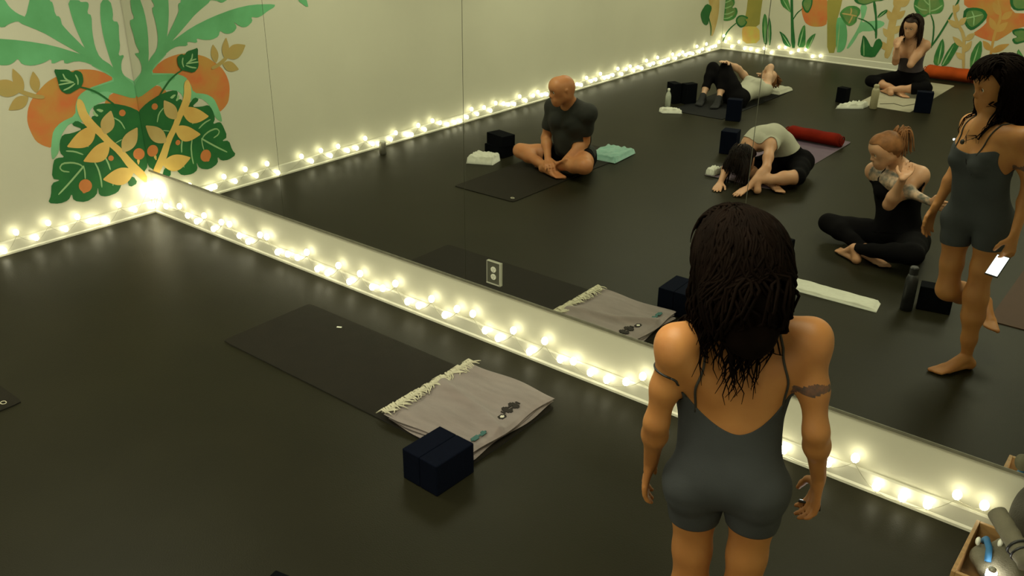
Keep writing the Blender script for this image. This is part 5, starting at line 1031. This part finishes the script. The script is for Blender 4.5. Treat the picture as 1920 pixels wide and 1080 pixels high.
def extraT(t, R0, P, fr, V):
    sp, rc, fc = fr['sp'], fr['rc'], fr['fc']
    for s in (-1, 1):
        strap_on(t, R0, P, [sp(.78) + fc * .10 + rc * s * .075, sp(.92) + fc * .07 + rc * s * .085, sp(1.0) + rc * s * .098 + np.array([0, 0, .03]), sp(.90) - fc * .07 + rc * s * .108, sp(.70) - fc * .09 + rc * s * .118, sp(.50) - fc * .07 + rc * s * .118], .0035, M['strap'])
    S, E = fr['j']['sL'], fr['j']['eL']; c = S + (E - S) * .30; d = unit(E - S); n1 = unit(np.cross(d, rc)); n2 = np.cross(d, n1)
    ring = push_out(P, [c + (n1 * math.cos(q) + n2 * math.sin(q)) * .03 for q in np.linspace(0, 2 * math.pi, 25)], .002)
    MB().tube([tuple(p - R0) for p in ring], .0035, 6).obj('armband', M['black_plastic'], t, smooth=True)
    g_ = push_out(P, [c + fc * .05 + rc * -.01], .012)[0] - R0
    MB().box((0, 0, 0), (.034, .010, .010)).obj('armband_light', M['phone_glow'], t, bevel=.002, loc=tuple(g_), rot=(0, 0, .4))
    pn = push_out(P, [sp(.90) + fc * .12], .003)[0]
    MB().tube([tuple(q - R0) for q in push_out(P, [sp(1.02) + rc * .05, sp(.97) + rc * .045 + fc * .06, sp(.93) + rc * .025 + fc * .09, pn, sp(.93) - rc * .025 + fc * .09, sp(.97) - rc * .045 + fc * .06, sp(1.02) - rc * .05], .001)], .0012, 5).obj('necklace_cord', M['strap'], t)
    MB().lathe([(0.004, -.012), (.010, -.006), (.010, .006), (.004, .012)], n=12).obj('pendant', M['strap'], t, loc=tuple(pn - R0 + fc * .004))
tch = person((5.40, -1.38, 0), 'woman in a grey backless romper walking toward the mirror with long dark hair', bodyT, 0.0058, M['skin_warm'], [('romper', romper, M['grey_romper'], .004)], hairT, (), None, extraT,
             lambda C, fr: (np.abs((C - fr['j']['sR'] - (fr['j']['eR'] - fr['j']['sR']) * .52) @ unit(fr['j']['eR'] - fr['j']['sR'])) < .012 + .005 * np.sin(90 * C[:, 0])) & (np.linalg.norm(C - fr['j']['sR'] - (fr['j']['eR'] - fr['j']['sR']) * .52, axis=1) < .06))
jt = {a: np.array(b) for a, b in J.items()}
ph = MB().box((0, 0, 0), (0.064, 0.008, 0.122)).obj('phone', M['black_plastic'], None, bevel=0.003)
pd = unit(jt['hR'] - jt['wR']); pc = jt['wR'] + pd * .130 + np.array([-.024, .052, -.012])
ph.location = pc; ph.rotation_euler = (-2.3, 0.0, 0.25); tag(ph, 'phone with a lit screen held in the walking woman\'s lowered hand', 'phone')
sc_ = MB().box((0, -0.0045, 0), (0.056, 0.001, 0.110)).obj('screen', M['phone_glow'], ph)

TC = .36
# --- bald man sitting cross-legged
GROUND[0] = 0.0065
bodyM = build_body(POSES['man'], 1.78, True, face=(-0.45, 0.75, -0.42), headup=(-0.12, 0.22, 1), palms=dict(L=(0.2, 0.1, -1), R=(0, 0.1, -1)), curl=(1.0, 1.0))
def tee(P, V, fr):
    a = lab_dist(P, V, lambda l: is_torso(l) or l in ('shoulder', 'trap') or l[:6] == 'sleeve')
    b = lab_dist(P, V, lambda l: l[:5] in ('uparm', 'forea', 'thigh', 'neck', 'head') or l[:4] == 'hand')
    t = spine_t(fr, V); return np.minimum(b - a + .010, (t - .08) * .5)
def shorts(P, V, fr):
    a = lab_dist(P, V, lambda l: l in ('torso0', 'glute') or l[:6] in ('thighA',)); b = lab_dist(P, V, lambda l: l[:6] in ('thighB', 'thighC') or l[:4] in ('shin', 'hand', 'foot', 'fore'))
    t = spine_t(fr, V); dt = lab_dist(P, V, is_torso); dl = lab_dist(P, V, lambda l: l[:4] in ('thig', 'shin')); return np.minimum(b - a + .006, np.maximum((.22 - t) * .5, dt - dl))
person((1.70, -3.10, 0.0065), 'bald man in a dark tee and black shorts sitting cross-legged on his mat', bodyM, 0.0072, M['skin_tan'], [('shorts', shorts, M['black_cloth'], .006), ('tee_shirt', tee, M['tee'], .010)])

# --- woman sitting with one arm drawn across her chest
GROUND[0] = 0.0
jd = POSES['shoulder_stretch']
for q_ in jd.values(): q_[1] -= 0.06
bodyD = build_body(jd, 1.66, face=(-0.62, 0.55, -0.50), headup=(-0.35, 0.30, 0.95), palms=dict(L=(-.2, -1, .2), R=(0, .3, 1)), curl=(.25, .8))
def top_low(tf, tb):
    def f(P, V, fr):
        a = lab_dist(P, V, is_torso); b = lab_dist(P, V, lambda l: l[:5] in ('sleev', 'uparm', 'forea', 'thigh') or l in ('shoulder', 'trap') or l[:4] == 'hand')
        t = spine_t(fr, V); fd = (V - fr['sp'](.6)) @ fr['fc']; lim = tb + (tf - tb) * sstep(fd, -.03, .05)
        return np.minimum(np.minimum(b - a + .006, (lim - t) * .5), (t - .10) * .5)
    return f
def leggings(upto='shinC'):
    order = ['thighA', 'thighB', 'thighC', 'shinA', 'shinB', 'shinC']; inc = order[:order.index(upto) + 1]
    def f(P, V, fr):
        a = lab_dist(P, V, lambda l: l in ('torso0', 'glute') or l[:6] in inc or l[:5] in inc); b = lab_dist(P, V, lambda l: (l[:4] in ('shin', 'thig') and not (l[:6] in inc or l[:5] in inc)) or l[:4] in ('hand', 'foot', 'fore') or l[:5] == 'uparm')
        t = spine_t(fr, V); dt = lab_dist(P, V, is_torso); dl = lab_dist(P, V, lambda l: l[:4] in ('thig', 'shin'))
        return np.minimum(b - a + .003, np.maximum((.26 - t) * .5, dt - dl))
    return f
def hairD(t, R0, P, fr):
    make_hair(t, R0, P, fr, M['hair_auburn'], 0, .1, cap=.012, cap_low=-.03, seed=3)
    h_ = fr['h_']; b = MB(); rg = np.random.default_rng(4); base_ = h_(-.095, .065)
    for i in range(60):
        o = rg.normal(0, .011, 3); d1 = -fr['hf'] * .06 + fr['hu'] * .03; q = [base_ + o * .4 - R0]
        for s in range(1, 8): q.append(base_ + o * (.5 + s * .35) + d1 * math.sin(min(1, s / 3) * 1.57) + np.array([0, 0, -1]) * (.004 * s * s) * (.7 + .3 * rg.random()) - R0)
        b.tube([tuple(x) for x in q], [.006, .007, .007, .006, .006, .005, .004, .002], 5)
    b.obj('ponytail', M['hair_auburn'], t, smooth=True)
    MB().tube([tuple(base_ - R0 + (fr['hu'] * math.cos(a) + fr['hr'] * math.sin(a)) * .014) for a in np.linspace(0, 6.28, 14)], .005, 6).obj('hair_tie', M['black_plastic'], t)
def strapsD(t, R0, P, fr, V):
    sp, rc, fc = fr['sp'], fr['rc'], fr['fc']
    for s in (-1, 1): strap_on(t, R0, P, [sp(.80) + fc * .09 + rc * s * .07, sp(1.0) + rc * s * .07 + np.array([0, 0, .03]), sp(.80) - fc * .08 + rc * s * .06, sp(.6) - fc * .08 + rc * s * .055], .004, M['black_cloth'])
person((4.66, -2.80, 0), 'auburn-haired woman in black sitting cross-legged with one arm drawn across her chest', bodyD, 0.0072, M['skin_pink'], [('leggings', leggings(), M['black_cloth'], .006), ('camisole_top', top_low(.80, .52), M['black_cloth'], .007)], hairD, ('forearmL', 'sleeveL', 'uparmL'), None, strapsD)

# --- long-haired woman with folded arms raised, by the mural
GROUND[0] = 0.0065
bodyC = build_body(POSES['back_woman'], 1.66, face=(-0.12, 0.85, -0.40), headup=(-0.03, 0.30, 1), palms=dict(L=(0.3, -1, 0), R=(-.3, -1, 0)), curl=(.5, .5))
def hairC(t, R0, P, fr): make_hair(t, R0, P, fr, M['hair_brown'], 320, .30, spread=.010, wave=.006, wfreq=26, backbias=.2, r=.006, seed=9, fringe=.0, cap=.014, face_open=.75)
person((3.10, -8.28, 0.0065), 'long-haired woman in black leggings seated before the mural with forearms raised', bodyC, 0.0078, M['skin_pink'], [('leggings', leggings('shinA'), M['black_cloth'], .006), ('tank_top', top_low(.62, .66), M['pale_cloth'], .005)], hairC)

# --- woman folding forward over crossed legs
je = POSES['fold_woman']; pe, ne = np.array(je['pelvis']), np.array(je['neck'])
GROUND[0] = 0.0065
bodyE = build_body(je, 1.62, face=(0.05, 0.35, -0.95), headup=(-0.15, 0.90, 0.12), mid=(pe + ne) / 2 + np.array([0.0, -0.02, .135]), palms=dict(L=(0, 0, -1), R=(0, 0, -1)), curl=(.15, .15))
def tankE(P, V, fr):
    a = lab_dist(P, V, is_torso); b = lab_dist(P, V, lambda l: l in ('shoulder', 'trap') or l[:5] in ('sleev', 'uparm', 'forea', 'thigh', 'neck', 'head') or l[:4] == 'hand')
    t = spine_t(fr, V); return np.minimum(np.minimum(b - a + .006, (.97 - t) * .5), (t - .16) * .5)
def hairE(t, R0, P, fr): make_hair(t, R0, P, fr, M['hair_dark'], 280, .31, spread=.004, wave=.006, wfreq=26, down=(0.0, 0.30, -1), backbias=0, r=.006, seed=19, fringe=.0, cap=.014, face_open=.6)
person((3.34, -4.05, 0.0065), 'dark-haired woman in a white tank folding forward with arms stretched out', bodyE, 0.0075, M['skin_pink'], [('shorts', leggings('thighC'), M['black_cloth'], .006), ('tank_top', tankE, M['white_cloth'], .008)], hairE)

# --- person lying on the back with knees raised
GROUND[0] = 0.0065
bodyB = build_body(POSES['lying'], 1.66, face=(0.05, 0.25, 1.0), headup=(0.05, -1, 0.20), palms=dict(L=(0, 0, -1), R=(0, 0, 1)), curl=(.4, .6))
def socks(P, V, fr):
    a = lab_dist(P, V, lambda l: l[:4] == 'foot'); b = lab_dist(P, V, lambda l: l[:4] != 'foot'); return b - a
def teeB(P, V, fr):
    a = lab_dist(P, V, lambda l: is_torso(l) or l in ('shoulder', 'trap')); b = lab_dist(P, V, lambda l: l[:5] in ('sleev', 'uparm', 'forea', 'thigh', 'neck', 'head') or l[:4] == 'hand')
    t = spine_t(fr, V); return np.minimum(np.minimum(b - a + .004, (1.0 - t) * .5), (t - .14) * .5)
def hairB(t, R0, P, fr): make_hair(t, R0, P, fr, M['hair_auburn'], 120, .09, spread=.01, wave=.006, wfreq=26, down=(0.05, -1, -.35), backbias=.2, r=.006, seed=29, cap=.012, face_open=.8)
person((1.82, -6.19, 0.0065), 'person in a white top and black leggings lying back with knees raised', bodyB, 0.0078, M['skin_fair'], [('leggings', leggings('shinB'), M['black_cloth'], .006), ('white_top', teeB, M['white_cloth'], .008), ('sock', socks, M['sock'], .004)], hairB)
